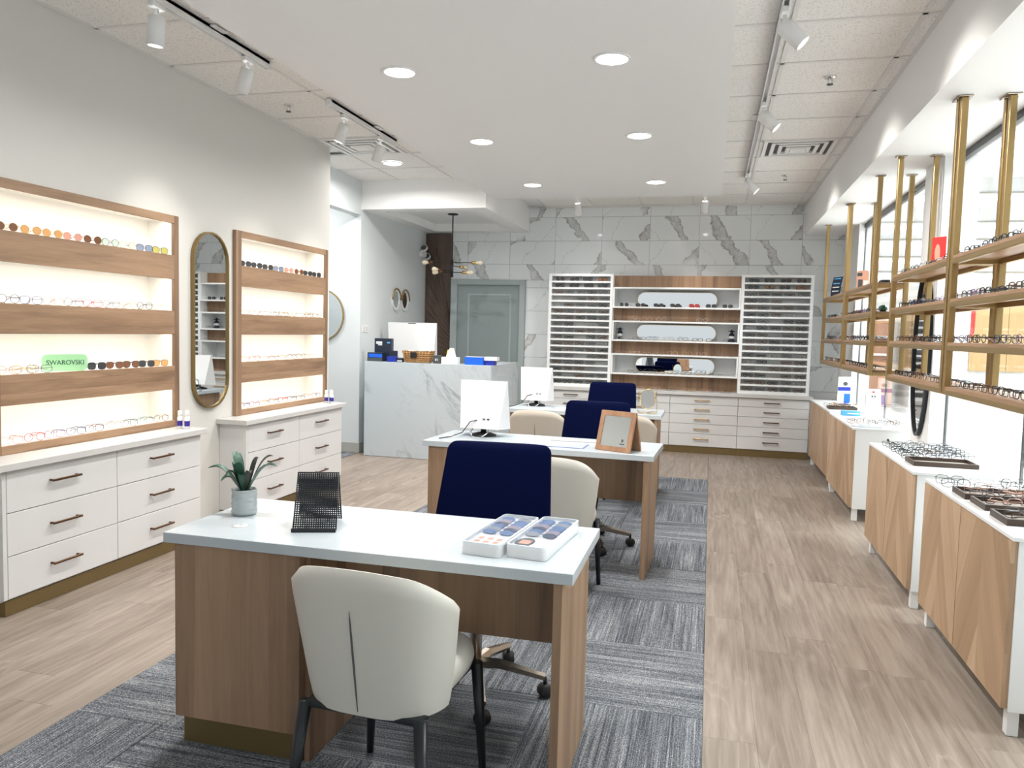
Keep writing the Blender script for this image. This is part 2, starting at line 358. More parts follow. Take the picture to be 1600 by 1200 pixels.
# ---- carpet field of square tiles, quarter turned
carpet = tag(B(CX0, CX1, .4, CY1, -.009, -.002).build('carpet', 'dark_gray'), 'blue grey striped carpet tiles laid under the row of desks', 'carpet')
ct = {}
ys = [2.93+.63*k for k in range(-4, 9)]; ys[-1] = CY1
xs = [CX1, CX1-.63, CX1-1.26, CX1-1.89, CX0]
for i in range(4):
    for k in range(len(ys)-1):
        x0, x1, y0, y1 = xs[i+1], xs[i], ys[k], ys[k+1]; turn = (i+k) % 2
        lx, ly = (x1-x0, y1-y0) if turn == 1 else (y1-y0, x1-x0)
        key = (round(lx, 3), round(ly, 3))
        if key not in ct: ct[key] = B(-lx/2+.001, lx/2-.001, -ly/2+.001, ly/2-.001, -.0065, .001, .002).mesh('carpet_tile', 'carpet')
        obj('carpet_tile', ct[key], carpet, ((x0+x1)/2, (y0+y1)/2, 0), (0, 0, 0 if turn == 1 else PI/2))
hc = tag(B(-6.1, -3.905, 6.62, 8.14, -.009, .002).build('hallway_carpet', 'carpet'), 'grey carpet in the hallway opening beyond the left wall', 'carpet')

# ---- walls
# left wall, with openings where the lit display niches are let in
NX = -3.65                                              # niche back
D1, D2 = (3.035, 4.455), (5.095, 6.52); ZD0, ZD1 = .755, 2.15
wl = MB()
wl.box(XL-.24, XL, -1.5, D1[0]+.012, 0, HC+.1); wl.box(XL-.24, XL, D1[1]-.012, D2[0]+.012, 0, HC+.1); wl.box(XL-.24, XL, D2[1]-.012, 6.6, 0, HC+.1)
for a, b in (D1, D2):
    wl.box(XL-.24, XL, a+.012, b-.012, ZD1-.012, HC+.1); wl.box(XL-.24, XL, a+.012, b-.012, 0, ZD0-.02)
    wl.box(XL-.24, NX-.02, a+.012, b-.012, ZD0-.02, ZD1-.012)
struct(wl.build('wall_left', 'wall_paint'))
# hallway opening and reception walls
struct(B(-6.2, -3.9, 8.15, 8.27, 0, HC+.1).build('wall_hallway', 'wall_cool_lit'))
struct(B(-4.02, -3.9, 8.27, YB, 0, HC+.1).build('wall_reception', 'wall_cool_lit'))
struct(B(-4.02, -3.9, 6.6, 8.15, 2.72, HC+.1).build('wall_header', 'wall_cool_lit'))
struct(B(-6.2, -6.1, 6.4, 8.15, 0, HC+.1).build('wall_hallway_end', 'wall_cool_lit'))
struct(B(-6.2, XL-.24, 6.4, 6.6, 0, HC+.1).build('wall_hallway_side', 'wall_cool_lit'))
struct(B(-6.1, -3.9, 8.135, 8.15, .004, .115).build('baseboard_hallway', 'baseboard'))
struct(B(-3.9, -3.887, 8.135, YB-.032, .004, .115).build('baseboard_reception', 'baseboard'))
# back wall carrying single marble tiles
wb = struct(B(-4.02, 1.7, YB+.008, YB+.14, -.1, HC+.1).build('wall_back', 'grout'))
DX0, DX1, DTOP = -3.517, -2.457, 2.145                   # door casing
mt = {}
zr = [.0]+[2.665+.3125*k for k in range(-8, 2)]+[HC+.02]
zr = [z for z in zr if z < HC+.03]
xj = [-3.53, -3.29]+[-2.067+.6235*k for k in range(-1, 5)]+[1.047+.0, 1.6]
xj = sorted(set(round(x, 3) for x in xj))
for r in range(len(zr)-1):
    z0, z1 = zr[r], zr[r+1]
    if z1-z0 < .02: continue
    for i in range(len(xj)-1):
        x0, x1 = xj[i], xj[i+1]
        if x1-x0 < .02: continue
        segs = [(x0, x1, z0, z1)]
        if x0 < DX1 and x1 > DX0 and z0 < DTOP:
            segs = []
            if x1 > DX1 and x0 < DX1: segs.append((DX1, x1, z0, min(z1, DTOP)))
            if z1 > DTOP: segs.append((x0, x1, DTOP, z1))
        for a, b, c, d in segs:
            if b-a < .02 or d-c < .01: continue
            key = (round(b-a, 3), round(d-c, 3))
            if key not in mt: mt[key] = B(-key[0]/2+.0012, key[0]/2-.0012, 0, .012, -key[1]/2+.0012, key[1]/2-.0012, .0015).mesh('marble_tile', 'marble_tile')
            obj('marble_tile', mt[key], wb, ((a+b)/2, YB-.002, (c+d)/2))
# ---- ceilings
ceil = struct(B(-6.2, 1.7, -1.5, YB+.14, HC+.03, HC+.12).build('ceiling', 'ceil_paint'))
gx = [.98-T*k for k in range(0, 9)]
gx = sorted(gx)+[SX]                                     # tee lines across the room
gx = [g for g in gx if g > -4.2]
gy = [3.7614+T*k for k in range(-7, 11)]
tile_mesh = {}
def in_drop(x, y): return -2.43 < x < .045 and y < 8.55
def ctile(x0, x1, y0, y1):
    if x1-x0 < .03 or y1-y0 < .03: return
    key = (round(x1-x0, 3), round(y1-y0, 3))
    if key not in tile_mesh: tile_mesh[key] = B(-key[0]/2+.008, key[0]/2-.008, -key[1]/2+.008, key[1]/2-.008, .003, .02, .003).mesh('ceiling_tile', 'ceiling_tile')
    obj('ceiling_tile', tile_mesh[key], ceil, ((x0+x1)/2, (y0+y1)/2, HC))
xcols = [-3.9]+gx
for i in range(len(xcols)-1):
    for k in range(len(gy)):
        x0, x1, y0 = xcols[i], xcols[i+1], gy[k]; y1 = min(y0+T, YB)
        mx, my = (x0+x1)/2, (y0+y1)/2
        if x1 <= -2.1 and y0 > 8.1: continue
        if x0 >= -2.2 and x1 <= .1 and y1 < 8.5: continue
        if x1 <= XL+.05 and y0 < 6.5: continue
        ctile(x0, x1, y0, y1)
for x in gx:
    if -2.2 < x < .2: MB().box(x-.0125, x+.0125, 8.5, YB, HC-.002, HC+.006).build('tee_bar', 'tbar', ceil)
    else: MB().box(x-.0125, x+.0125, gy[0], YB if x > -2.5 else 8.15, HC-.002, HC+.006).build('tee_bar', 'tbar', ceil)
for y in gy:
    if y < 8.15: MB().box(-3.9 if y > 6.5 else XL, -2.42, y-.0125, y+.0125, HC-.002, HC+.006).build('tee_bar', 'tbar', ceil)
    a = -2.43 if y > 8.5 else .04
    MB().box(a, SX, y-.0125, y+.0125, HC-.002, HC+.006).build('tee_bar', 'tbar', ceil)
MB().box(XL, XL+.022, -1.5, 6.6, HC-.004, HC+.003).build('wall_angle', 'tbar', ceil)
MB().box(SX-.022, SX, -1.5, YB, HC-.004, HC+.003).build('wall_angle', 'tbar', ceil)
MB().box(-2.43, SX, YB-.024, YB-.004, HC-.004, HC+.003).build('wall_angle', 'tbar', ceil)
struct(B(-2.44, .05, -1.5, 8.57, DZ, HC+.05).build('ceiling_drop', 'ceil_paint'))
struct(B(SX, 1.72, -1.5, YB, SZ, HC+.1).build('ceiling_soffit', 'soffit_paint'))
# bulkhead above reception with a recessed tray
rb = MB(); x0, x1, y0, y1 = -3.9, -2.43, 8.15, YB; z0 = 2.782; e = .2
for q in ((x0, x1, y0, y0+e), (x0, x1, y1-e, y1-.002), (x0, x0+e, y0+e, y1-e), (x1-e, x1, y0+e, y1-e)): rb.box(q[0], q[1], q[2], q[3], z0, HC+.06)
rb.box(x0+e, x1-e, y0+e, y1-e, z0+.1, HC+.06)
struct(rb.build('ceiling_reception', 'soffit_paint'))

# ---- right side: glass front, pillars, mall beyond
def wallpiece(name, m, *a): return struct(B(*a).build(name, m))
wallpiece('wall_pillar', 'soffit_paint', 1.5, 1.72, 5.93, 6.42, 0, SZ)
wallpiece('wall_right_end', 'soffit_paint', 1.536, 1.72, 9.28, YB, 0, SZ)
wallpiece('wall_right_sill', 'cab_white', 1.56, 1.66, -1.5, 9.28, -.1, .05)
gf = 0
for n_, (a, b) in enumerate(((6.42, 7.85), (7.85, 9.28), (-1.4, 3.05), (3.05, 4.55), (4.55, 5.93))):
    wn = struct(B(1.6, 1.612, a+.003, b-.003, .05, SZ-.03).build('window_%d' % (n_+1), 'glass'))
    B(1.585, 1.63, a, b, SZ-.045, SZ, .003).build('top_channel', 'black_metal', wn)
    B(1.598, 1.614, b-.004, b+.004, .05, SZ-.035).build('joint_seal', 'dark_gray', wn)
# mall shell
struct(B(1.66, 16, -8, 24, -.12, .0).build('floor_mall', 'mall_floor'))
cmall = struct(B(1.72, 16, -8, 24, 5.2, 5.3).build('ceiling_mall', 'mall_white'))
for x, y in ((4.2, 3.5), (4.2, 8.5), (5., 14.)): B(x-1.85, x+1.85, y-1.65, y+1.65, 4.57, 4.64, .01).build('added_fill_panel', 'glow_soft', cmall); B(x-.03, x+.03, y-.03, y+.03, 4.64, 5.2).build('added_panel_hanger', 'white_metal', cmall)  # panels and hangers added as housings for the mall fill lights
struct(B(15.9, 16.1, -8, 24, 0, 5.2).build('wall_mall_side', 'mall_white'))
wm = struct(B(1.72, 16, 20.0, 20.2, 0, 5.2).build('wall_mall_far', 'mall_white'))
for z in (4.75, 4.1, 3.7, 3.3, 2.95):
    B(1.9, 15.8, 19.95, 20.0, z-.045, z+.045, .005).build('light_strip', 'glow_soft', wm)
    B(1.9, 15.8, 19.97, 20.0, z+.1, z+.14).build('shadow_line', 'baseboard', wm)
k1 = thing('wood_storefront', 'curved pale wood storefront across the mall, seen through the rack', 'storefront', (5.3, 18.6, 0))
pts = []
for k in range(8):
    a = k/8
    x0, x1 = -1.05+.36*k, -1.05+.36*(k+1); yy = .25*math.cos((k-3.5)/4*1.2)
    B(x0+.006, x1-.006, -yy, -yy+.08, .85, 2.3+.16*math.sin((k+.5)/8*PI), .004).build('panel', 'mall_wood', k1)
B(-1.05, 1.83, -.1, .9, 0, .85, .01).build('base', 'mall_white', k1); B(-1.05, 1.83, .1, .9, .85, 2.2, .01).build('core', 'mall_wood', k1)
rs = thing('red_storefront_sign', 'tall red and white rounded sign in the mall beside the wood storefront', 'sign', (4.05, 14.3, 0))
MB().prism(rrect(-.16, .16, 1.5, 2.2, .15), -.03, .03, 'y').build('panel', 'red', rs)
MB().prism(rrect(-.1, .0, 1.62, 2.2, .045), -.036, .036, 'y').build('white_mark', 'white_plastic', rs); B(-.03, .03, -.03, .03, 0, 1.5).build('post', 'white_metal', rs)
k2 = thing('rust_kiosk', 'rust brown kiosk with cream shelves in the mall', 'kiosk', (3.4, 19.2, 0))
B(-.9, .6, -.3, .3, 0, .7, .01).build('counter', 'mall_rust', k2); B(-.9, .6, .1, .3, .7, 1.9, .01).build('back_panel', 'mall_rust', k2)
for z in (1.1, 1.5): B(-.85, .55, -.05, .1, z, z+.05).build('shelf', 'laminate_warm', k2)
# ---- door and casing
door = struct(B(DX0+.095, DX1-.08, YB-.012, YB+.006, 0.01, 2.071, .002).build('door_1', 'door_green'))
dp = MB(); O = [(-3.271, .25), (-2.649, .25), (-2.649, 1.953), (-3.271, 1.953)]; I = [(-3.245, .276), (-2.675, .276), (-2.675, 1.927), (-3.245, 1.927)]
dp.frame(O, I, YB-.02, YB-.01, 'y'); dp.build('panel_moulding', 'door_trim', door)
MB().lathe([(.0, 0), (.026, .0), (.026, .035), (.014, .045)], n=14).xf(Matrix.Translation((-2.6, YB-.02, 1.0)) @ Matrix.Rotation(PI/2, 4, 'X')).build('door_knob', 'nickel', door)
cs = MB(); cs.box(DX0, DX0+.095, YB-.05, YB+.006, 0, DTOP, .006); cs.box(DX1-.08, DX1, YB-.05, YB+.006, 0, DTOP, .006); cs.box(DX0+.095, DX1-.08, YB-.05, YB+.006, 2.071, DTOP, .006)
struct(cs.build('trim_1', 'door_trim'))
# walnut panel with carved grooves
wp = thing('carved_wall_panel', 'dark walnut wall panel with carved fan grooves beside the green door', 'wall panel', (-3.7, YB-.002, 0))
B(-.195, .175, -.03, 0, .004, 2.766, .003).build('board', 'walnut', wp)
for k in range(11):
    a0 = .5+.1*k
    p0 = Vector((.17, 1.15+.05*k)); d = Vector((-math.cos(a0*.9), math.sin(a0*.9)*1.)); ln = .34/max(.35, abs(d.x)) if abs(d.x) > .3 else 1.0
    ln = min(ln, .95); p1 = p0+d*ln
    MB().tube([(p0.x, -.032, p0.y), (p1.x, -.032, p1.y)], .007, 4).build('carved_rib', 'walnut', wp)
for k in range(8):
    x = -.17+.045*k
    MB().tube([(x, -.032, .1), (x, -.032, 1.1)], .006, 4).build('carved_rib', 'walnut', wp)

# ------------------------------------------------------------------ ceiling fittings
def downlight(x, y, z, pw, label, group):
    t = thing('recessed_downlight', label, 'downlight', (x, y, z), 0, group)
    MB().lathe([(.103, 0), (.103, -.006), (.088, -.008), (.088, 0)], n=28, cap=False).build('trim_ring', 'white_metal', t)
    MB().lathe([(.0, -.004), (.088, -.004), (.088, .0)], n=28, cap=False).build('diffuser', 'glow', t)
    light('AREA', 'downlight_lamp', (x, y, z-.012), pw, (1, .97, .94), shape='DISK', size=.16, spread=2.9)
for x in (-1.82, -.583):
    for y in (2.6, 4.29, 5.95, 7.76):  # front pair lies out of view, kept for its light
        downlight(x, y, DZ, 19, 'recessed downlight %s, on the %s side' % ({2.6: 'out of view above the front desk', 4.29: 'above the first navy chair', 5.95: 'above the second navy chair', 7.76: 'nearest the marble wall'}[y], 'wall display' if x < -1 else 'glass front'), 'downlights of the dropped ceiling')
downlight(-4.75, 7.35, HC+.025, 20, 'unseen downlight added in the hallway ceiling to brighten its wall', None)  # hidden lamp added to brighten the hallway wall
downlight(-3.17, 7.32, HC, 26, 'round recessed downlight in a ceiling tile by the hallway opening', None)
def spot(track, x, y, tilt, aim, pw, label, group):
    t = thing('track_spotlight', label, 'spotlight', (x, y, HC-.05), 0, group)
    B(-.018, .018, -.045, .045, -.03, 0, .004).build('adapter', 'white_metal', t)
    MB().tube([(0, 0, -.03), (0, 0, -.075)], .011, 8).build('stem', 'white_metal', t)
    d = Vector(aim).normalized(); q = d.to_track_quat('Z', 'Y').to_matrix().to_4x4()
    hd = MB().lathe([(.034, -.02), (.042, -.012), (.042, .125), (.036, .125), (.036, .115)], n=20, cap=False).xf(Matrix.Translation((0, 0, -.085)) @ q)
    hd.build('head', 'white_metal', t)
    MB().lathe([(0, .116), (.036, .116), (.036, .114), (0, .114)], n=20, cap=False).xf(Matrix.Translation((0, 0, -.085)) @ q).build('lamp_lens', 'glow', t)
    p = Vector((x, y, HC-.135))+d*.14
    light('SPOT', 'spot_lamp', p, pw*1.25, (1, .95, .88), spot_size=1.75 if x > 0 else 1.15, spot_blend=1.0, shadow_soft_size=.035, target=p+d)
def track(name, x, y0, y1, label):
    t = thing('lighting_track', label, 'track', (x, y0, HC))
    m = MB(); m.box(-.018, -.012, 0, y1-y0, -.05, -.002); m.box(.012, .018, 0, y1-y0, -.05, -.002); m.box(-.018, .018, 0, y1-y0, -.02, -.001)
    m.build('rail', 'white_metal', t); B(-.02, .02, -.004, .02, -.052, -.001, .002).build('end_cap', 'white_metal', t); B(-.02, .02, y1-y0-.02, y1-y0+.004, -.052, -.001, .002).build('end_cap', 'white_metal', t)
    B(-.05, .05, (y1-y0)*.6, (y1-y0)*.6+.12, -.012, -.001, .003).build('feed_box', 'white_metal', t)
track('t', -2.77, 2.9, 4.44, 'white ceiling lighting track above the first lit wall display')
track('t', -2.76, 5.2, 6.44, 'white ceiling lighting track above the second lit wall display')
track('t', .285, 2.6, 8.45, 'long white lighting track beside the soffit')
for y, aim in ((3.42, (-.12, .05, -1)), (4.21, (-.45, .05, -1))): spot(0, -2.77, y, 0, aim, 26, 'white cylinder spotlight over the first wall display, ' + ('hanging straight down' if y < 4 else 'tilted toward the wall'), 'spotlights over the first wall display')
for y, aim in ((5.46, (-.38, -.1, -1)), (6.12, (-.38, .12, -1))): spot(0, -2.76, y, 0, aim, 22, 'white cylinder spotlight over the second wall display, ' + ('nearer the arched mirror' if y < 6 else 'nearer the hallway vent'), 'spotlights over the second wall display')
for y in (4.08, 5.66, 8.05): spot(0, .285, y, 0, (.72, -.05, -.7), 30, 'white cylinder spotlight on the long track ' + ('nearest the entrance' if y < 5 else 'just before the square vent' if y < 7 else 'nearest the marble wall'), 'spotlights on the long track')
for x, y in ((-1.6, 9.2), (-.13, 9.2)):
    t = thing('lighting_track', 'short white track piece before the marble wall %s' % ('beside the bulkhead' if x < -1 else 'over the wooden shelves'), 'track', (x, y, HC)); B(-.02, .02, -.1, .1, -.05, -.001, .003).build('rail', 'white_metal', t)
    spot(0, x, y, 0, (0, .5, -.86), 22, 'white cylinder spotlight on the ceiling before the marble wall', 'spotlights before the marble wall')
def vent(x0, x1, y0, y1, label):
    cx, cy_ = (x0+x1)/2, (y0+y1)/2; h = (x1-x0)/2; t = thing('ceiling_vent', label, 'air vent', (cx, cy_, HC))
    B(-h, h, -h, h, .0, .002).build('backing', 'vent_dark', t)
    for k, s in enumerate((1., .78, .56, .34)):
        a, b = h*s, h*s-.03
        MB().frame([(-a, -a), (a, -a), (a, a), (-a, a)], [(-b, -b), (b, -b), (b, b), (-b, b)], -.012-.004*k, -.001, 'z').build('louvre', 'white_metal', t)
    q = h*.22; B(-q, q, -q, q, -.028, -.002, .003).build('centre_plate', 'white_metal', t)
vent(.37, .95, 6.93, 7.5, 'square stepped air vent in the ceiling beside the soffit')
vent(-3.43, -2.85, 6.3, 6.88, 'square stepped air vent in the ceiling by the hallway opening')
def sprinkler(x, y, label):
    t = thing('fire_sprinkler', label, 'sprinkler', (x, y, HC))
    MB().lathe([(.0, .003), (.038, .003), (.034, -.006), (.014, -.01), (.0, -.01)], n=18, cap=False).build('escutcheon', 'chrome', t)
    m = MB(); m.tube([(-.012, 0, -.008), (-.012, 0, -.035), (0, 0, -.045)], .003, 6); m.tube([(.012, 0, -.008), (.012, 0, -.035), (0, 0, -.045)], .003, 6); m.build('frame_arms', 'chrome', t)
    MB().lathe([(.0, -.044), (.02, -.044), (.02, -.048), (.0, -.048)], n=14, cap=False).build('deflector', 'dark_gray', t)
sprinkler(.662, 5.33, 'chrome fire sprinkler in the ceiling tile between the long track and the soffit'); sprinkler(.665, 8.42, 'chrome fire sprinkler in the ceiling tile past the square vent'); sprinkler(-3.15, 5.32, 'chrome fire sprinkler above the tall arched mirror')

# ------------------------------------------------------------------ eyewear
def rim_pts(shape, n=16):
    P = []
    for k in range(n):
        a = 2*PI*k/n; c, s = math.cos(a), math.sin(a)
        if shape == 'round': x, z = .0235*c, .0225*s
        elif shape == 'rect':
            e_ = .45; x = .0265*math.copysign(abs(c)**e_, c); z = .0165*math.copysign(abs(s)**e_, s)
        elif shape == 'square':
            e_ = .6; x = .0265*math.copysign(abs(c)**e_, c); z = .021*math.copysign(abs(s)**e_, s)
        else: x = .0275*math.copysign(abs(c)**.75, c); z = .021*s+.004*abs(c)*(1 if s > 0 else .2)
        P.append((x, z))
    return P
def glasses_mesh(shape, r, mat, folded=False):
    m = MB(); P = rim_pts(shape); zb = -min(p[1] for p in P)+r; ox = .0335
    for s in (-1, 1): m.tube([(s*(ox+p[0]), 0, zb+p[1]) for p in P], r, 5, closed=True)
    m.tube([(-ox+.0235, 0, zb+.006), (-.004, -.004, zb+.011), (.004, -.004, zb+.011), (ox-.0235, 0, zb+.006)], r*.95, 5)
    for s in (-1, 1):
        x = s*(ox+.027)
        if folded: pts = [(x, 0, zb+.008), (x+s*.004, .006, zb+.008), (x-s*.01, .014, zb+.006), (-s*.045, .02+.006*s, zb-.004)]
        else: pts = [(x, 0, zb+.008), (x+s*.005, .006, zb+.009), (x+s*.005, .09, zb+.009), (x+s*.002, .118, zb-.001), (x, .14, r+.0005)]
        m.tube(pts, [r, r*1.1, r*.9, r*.9, r*.8][:len(pts)], 5)
    return m.mesh('eyeglasses', mat)
def lens_mesh(shape, r, mat):
    P = rim_pts(shape); zb = -min(p[1] for p in P)+r; n = len(P)
    return MB().prism([(p[0]*.97, zb+p[1]*.97) for p in P], -.0007, .0007, 'y').mesh('lens', mat)
GM = {}
def gm(shape, r, folded=False):
    k = (shape, r, folded)
    if k not in GM: GM[k] = glasses_mesh(shape, r, 'frame_black', folded)
    return GM[k]
SHAPES = ('round', 'rect', 'square', 'cat'); SW = dict(round='round', rect='rectangular', square='square', cat='cat-eye')
rg = random.Random(11); GCOUNT = [0, 0]
def glasses(loc, rz, color, shape, place, group, r=.0016, lens=None, folded=False, sun=False, scale=1., tilt=0, extra=''):
    k = (shape, r, folded)
    o = obj('sunglasses' if sun else 'eyeglasses', gm(*k), None, loc, (tilt, 0, rz), (scale,)*3)
    o.material_slots[0].link = 'OBJECT'; o.material_slots[0].material = MT['frame_'+color]
    lw = (' with %s lenses' % lens[5:]) if (sun and extra) else ''
    tag(o, ('%s %s %s%s %s' % (color, SW[shape], 'sunglasses' if sun else 'eyeglasses', lw, place)).strip(), 'sunglasses' if sun else 'eyeglasses', group)
    GCOUNT[sun] += 1
    if lens:
        kk = ('lens', shape, r, lens)
        if kk not in GM: GM[kk] = lens_mesh(shape, r, lens)
        for s in (-1, 1): obj('lens', GM[kk], o, (s*.0335, 0, 0))
    return o

# ------------------------------------------------------------------ left wall furniture
XF = -3.446                                               # display front plane
ZN = [(1.891, 2.100), (1.527, 1.735), (1.163, 1.372), (.800, 1.006)]
def handle(parent, axis, c, ln, mat, r=.0055, proj=.028):
    m = MB(); x, y, z = c
    if axis == 'y':
        m.box(x+proj-.005, x+proj+.005, y-ln/2, y+ln/2, z-.006, z+.006, .002)
        for s in (-1, 1): m.box(x-.001, x+proj, y+s*(ln/2-.012)-.005, y+s*(ln/2-.012)+.005, z-.005, z+.005)
    else:
        m.box(x-ln/2, x+ln/2, y-proj-.005, y-proj+.005, z-.006, z+.006, .002)
        for s in (-1, 1): m.box(x+s*(ln/2-.012)-.005, x+s*(ln/2-.012)+.005, y-proj, y+.001, z-.005, z+.005)
    return m.build('pull', mat, parent)
def wall_display(y0, y1, which):
    t = thing('lit_wall_display', 'wooden display with four lit niches %s' % which, 'display case', (XL, y0, 0))
    W = y1-y0; fx0, fx1 = XL+.001-XL, XF-XL; nb = NX-XL
    i0, i1 = .07, W-.045
    rails = [(ZN[0][1], ZD1), (ZN[1][1], ZN[0][0]), (ZN[2][1], ZN[1][0]), (ZN[3][1], ZN[2][0]), (ZD0, ZN[3][0])]
    B(fx1-.022, fx1, 0, i0, ZD0, ZD1, .001).build('stile', 'wood_v', t); B(fx1-.022, fx1, i1, W, ZD0, ZD1, .001).build('stile', 'wood_v', t)
    for a, b in rails: B(fx1-.022, fx1, i0, i1, a, b, .001).build('fascia_board', 'wood_h', t)
    B(nb, fx1-.022, .013, i0, ZD0, ZD1-.013).build('side_panel', 'laminate_warm', t) ; B(nb, fx1-.022, i1, W-.013, ZD0, ZD1-.013).build('side_panel', 'laminate_warm', t)
    B(0.002, fx1-.022, 0, .0125, ZD0, ZD1).build('end_panel', 'wood_v', t); B(0.002, fx1-.022, W-.0125, W, ZD0, ZD1).build('end_panel', 'wood_v', t); B(.002, fx1-.022, .0125, W-.0125, ZD1-.0125, ZD1).build('top_panel', 'wood_h', t)
    B(nb-.018, nb, .013, W-.013, ZD0, ZD1-.013).build('back_panel', 'laminate_warm', t)
    for a, b in ZN:
        B(nb, fx1-.022, i0, i1, a-.02, a).build('niche_shelf', 'laminate_warm', t)
        B(nb, fx1-.022, i0, i1, b+.018, b+.03).build('niche_top', 'laminate_warm', t)
        B(-.035, -.022, i0+.01, i1-.01, b+.008, b+.0175).build('led_strip', 'led', t)
        light('AREA', 'niche_led', (XL-.028, (y0+i0+y0+i1)/2, b+.006), 1.25, (1, .9, .77), shape='RECTANGLE', size=.012, size_y=i1-i0-.04)
    return t
wall_display(*D1, 'holding the green sign'); wall_display(*D2, 'nearest the hallway opening')
def drawer_unit(y0, y1, which):
    t = thing('drawer_cabinet', 'white six-drawer cabinet on a bronze plinth %s' % which, 'cabinet', (XL, y0, 0))
    W = y1-y0; d = .205
    B(.002, d, .025, W-.025, .075, .718, .001).build('carcass', 'laminate', t)
    B(.002, d+.01, .04, W-.04, .001, .075, .001).build('plinth', 'kick_gold', t)
    m = .5*W; zz = [.085, .295, .508, .716]
    for a, b in ((.05, m-.002), (m+.002, W-.022)):
        for k in range(3):
            dr = B(d+.001, d+.021, a, b, zz[k]+.002, zz[k+1]-.002, .0015).build('drawer_front', 'laminate', t)
            h = handle(dr, 'y', (d+.021, (a+b)/2-.02, zz[k]+.112 if k < 2 else .63), .19, 'bronze')
    B(d, d+.02, .025, .048, .085, .716, .001).build('filler', 'laminate', t)
    return t
for (a, b), wh, wt in (((2.9, 4.43), 'below the display with the green sign', 'over the cabinet below the display with the green sign'), ((4.905, 6.455), 'below the display by the hallway opening', 'over the cabinet by the hallway opening')):
    drawer_unit(a, b, wh)
    tag(B(XL+.002, -3.222, a-.012, b+.012, .719, .755, .002).build('countertop', 'counter_edge'), 'pale stone countertop %s' % wt, 'countertop')
# tall arched mirror on the wall
am = thing('arched_wall_mirror', 'tall stadium-shaped wall mirror with brass rim between the two lit displays', 'mirror', (XL, 4.81, 1.47))
MB().frame(stadium(0, 0, .40, 1.25), stadium(0, 0, .375, 1.225), .001, .03, 'x').build('rim', 'brass_dark', am)
MB().prism(stadium(0, 0, .378, 1.228), .002, .018, 'x').build('glass', 'mirror', am)

# glasses in the left niches
PLC = {1: 'beside the green sign', 2: 'by the hallway opening'}
ordn = ['top', 'second', 'third', 'bottom']
def niche_row(y0, y1, zi, specs, which, turn=.2, folded=False):
    n = len(specs); z = ZN[zi][0]
    for i, sp in enumerate(specs):
        y = y0+(y1-y0)*(i+.5)/n
        col, shp, ln, isun = sp
        glasses((XL+.002+rg.uniform(-.004, .004), y, z+.0002), PI/2-turn-rg.uniform(-.006, .006), col, shp,
                'in the %s niche %s' % (ordn[zi], which), 'eyewear in the %s niche %s' % (ordn[zi], which), r=.0017, lens=ln, sun=isun, scale=.96, folded=folded, extra='lens' if isun and zi != 9 else '')
w1, w2 = 'of the green-sign display', 'of the hallway-side display'
S = lambda c, s, l: (c, s, l, True)
G = lambda c, s: (c, s, None, False)
niche_row(3.115, 4.375, 0, [S('gold', 'round', 'lens_brown'), S('gold', 'round', 'lens_amber'), S('gold', 'round', 'lens_amber'), S('rose', 'round', 'lens_rose'), S('brown', 'round', 'lens_brown'), S('black', 'round', 'lens_green'), S('gold', 'round', 'lens_green'), S('black', 'square', 'lens_blue'), S('black', 'square', 'lens_olive')], w1)
niche_row(3.115, 4.375, 1, [G('navy', 'round'), G('blue', 'square'), G('rose', 'square'), G('grey', 'round'), G('red', 'square'), G('grey', 'round'), G('gold', 'round'), G('black', 'round'), G('clear', 'round')], w1)
niche_row(3.12, 3.42, 2, [G('rose', 'cat'), G('gold', 'round'), G('grey', 'cat')], w1, .6, True)
niche_row(3.70, 4.378, 2, [S('black', 'square', 'lens_black'), S('grey', 'cat', 'lens_brown'), S('black', 'cat', 'lens_brown'), S('tortoise', 'square', 'lens_black'), S('brown', 'square', 'lens_amber')], w1)
niche_row(3.115, 4.375, 3, [G(c, s) for c, s in (('pink', 'cat'), ('red', 'round'), ('purple', 'square'), ('blue', 'cat'), ('navy', 'square'), ('pink', 'round'), ('grey', 'square'), ('teal', 'cat'), ('brown', 'round'))], w1)
niche_row(5.175, 6.44, 0, [S('black', 'square', 'lens_black'), S('black', 'cat', 'lens_black'), S('tortoise', 'square', 'lens_black'), S('black', 'square', 'lens_blue'), S('rose', 'round', 'lens_rose'), S('brown', 'round', 'lens_brown'), S('black', 'cat', 'lens_black'), S('black', 'square', 'lens_black')], w2)
for zi, cols in ((1, ['clear', 'rose', 'rose', 'grey', 'grey', 'gold', 'silver', 'brown', 'grey']), (2, ['rose', 'red', 'clear', 'brown', 'rose', 'grey', 'grey', 'rose', 'clear']), (3, ['blue', 'purple', 'rose', 'grey', 'red', 'navy', 'grey', 'pink', 'blue'])):
    niche_row(5.175, 6.44, zi, [G(c, SHAPES[(i+zi) % 4]) for i, c in enumerate(cols)], w2)
gs = thing('brand_sign', 'pale green rounded sign reading SWAROVSKI standing in the lit niche', 'sign', (XL-.02, 3.56, ZN[2][0]), -.3)
MB().prism(rrect(-.125, .125, 0, .095, .03), -.004, .004, 'x').build('panel', 'green_sign', gs)
obj('lettering', text_mesh('SWAROVSKI', .038, 'green_text'), gs, (.0048, 0, .048), (PI/2, 0, PI/2))
B(-.03, .0, -.05, .05, 0, .004).build('foot', 'green_sign', gs)
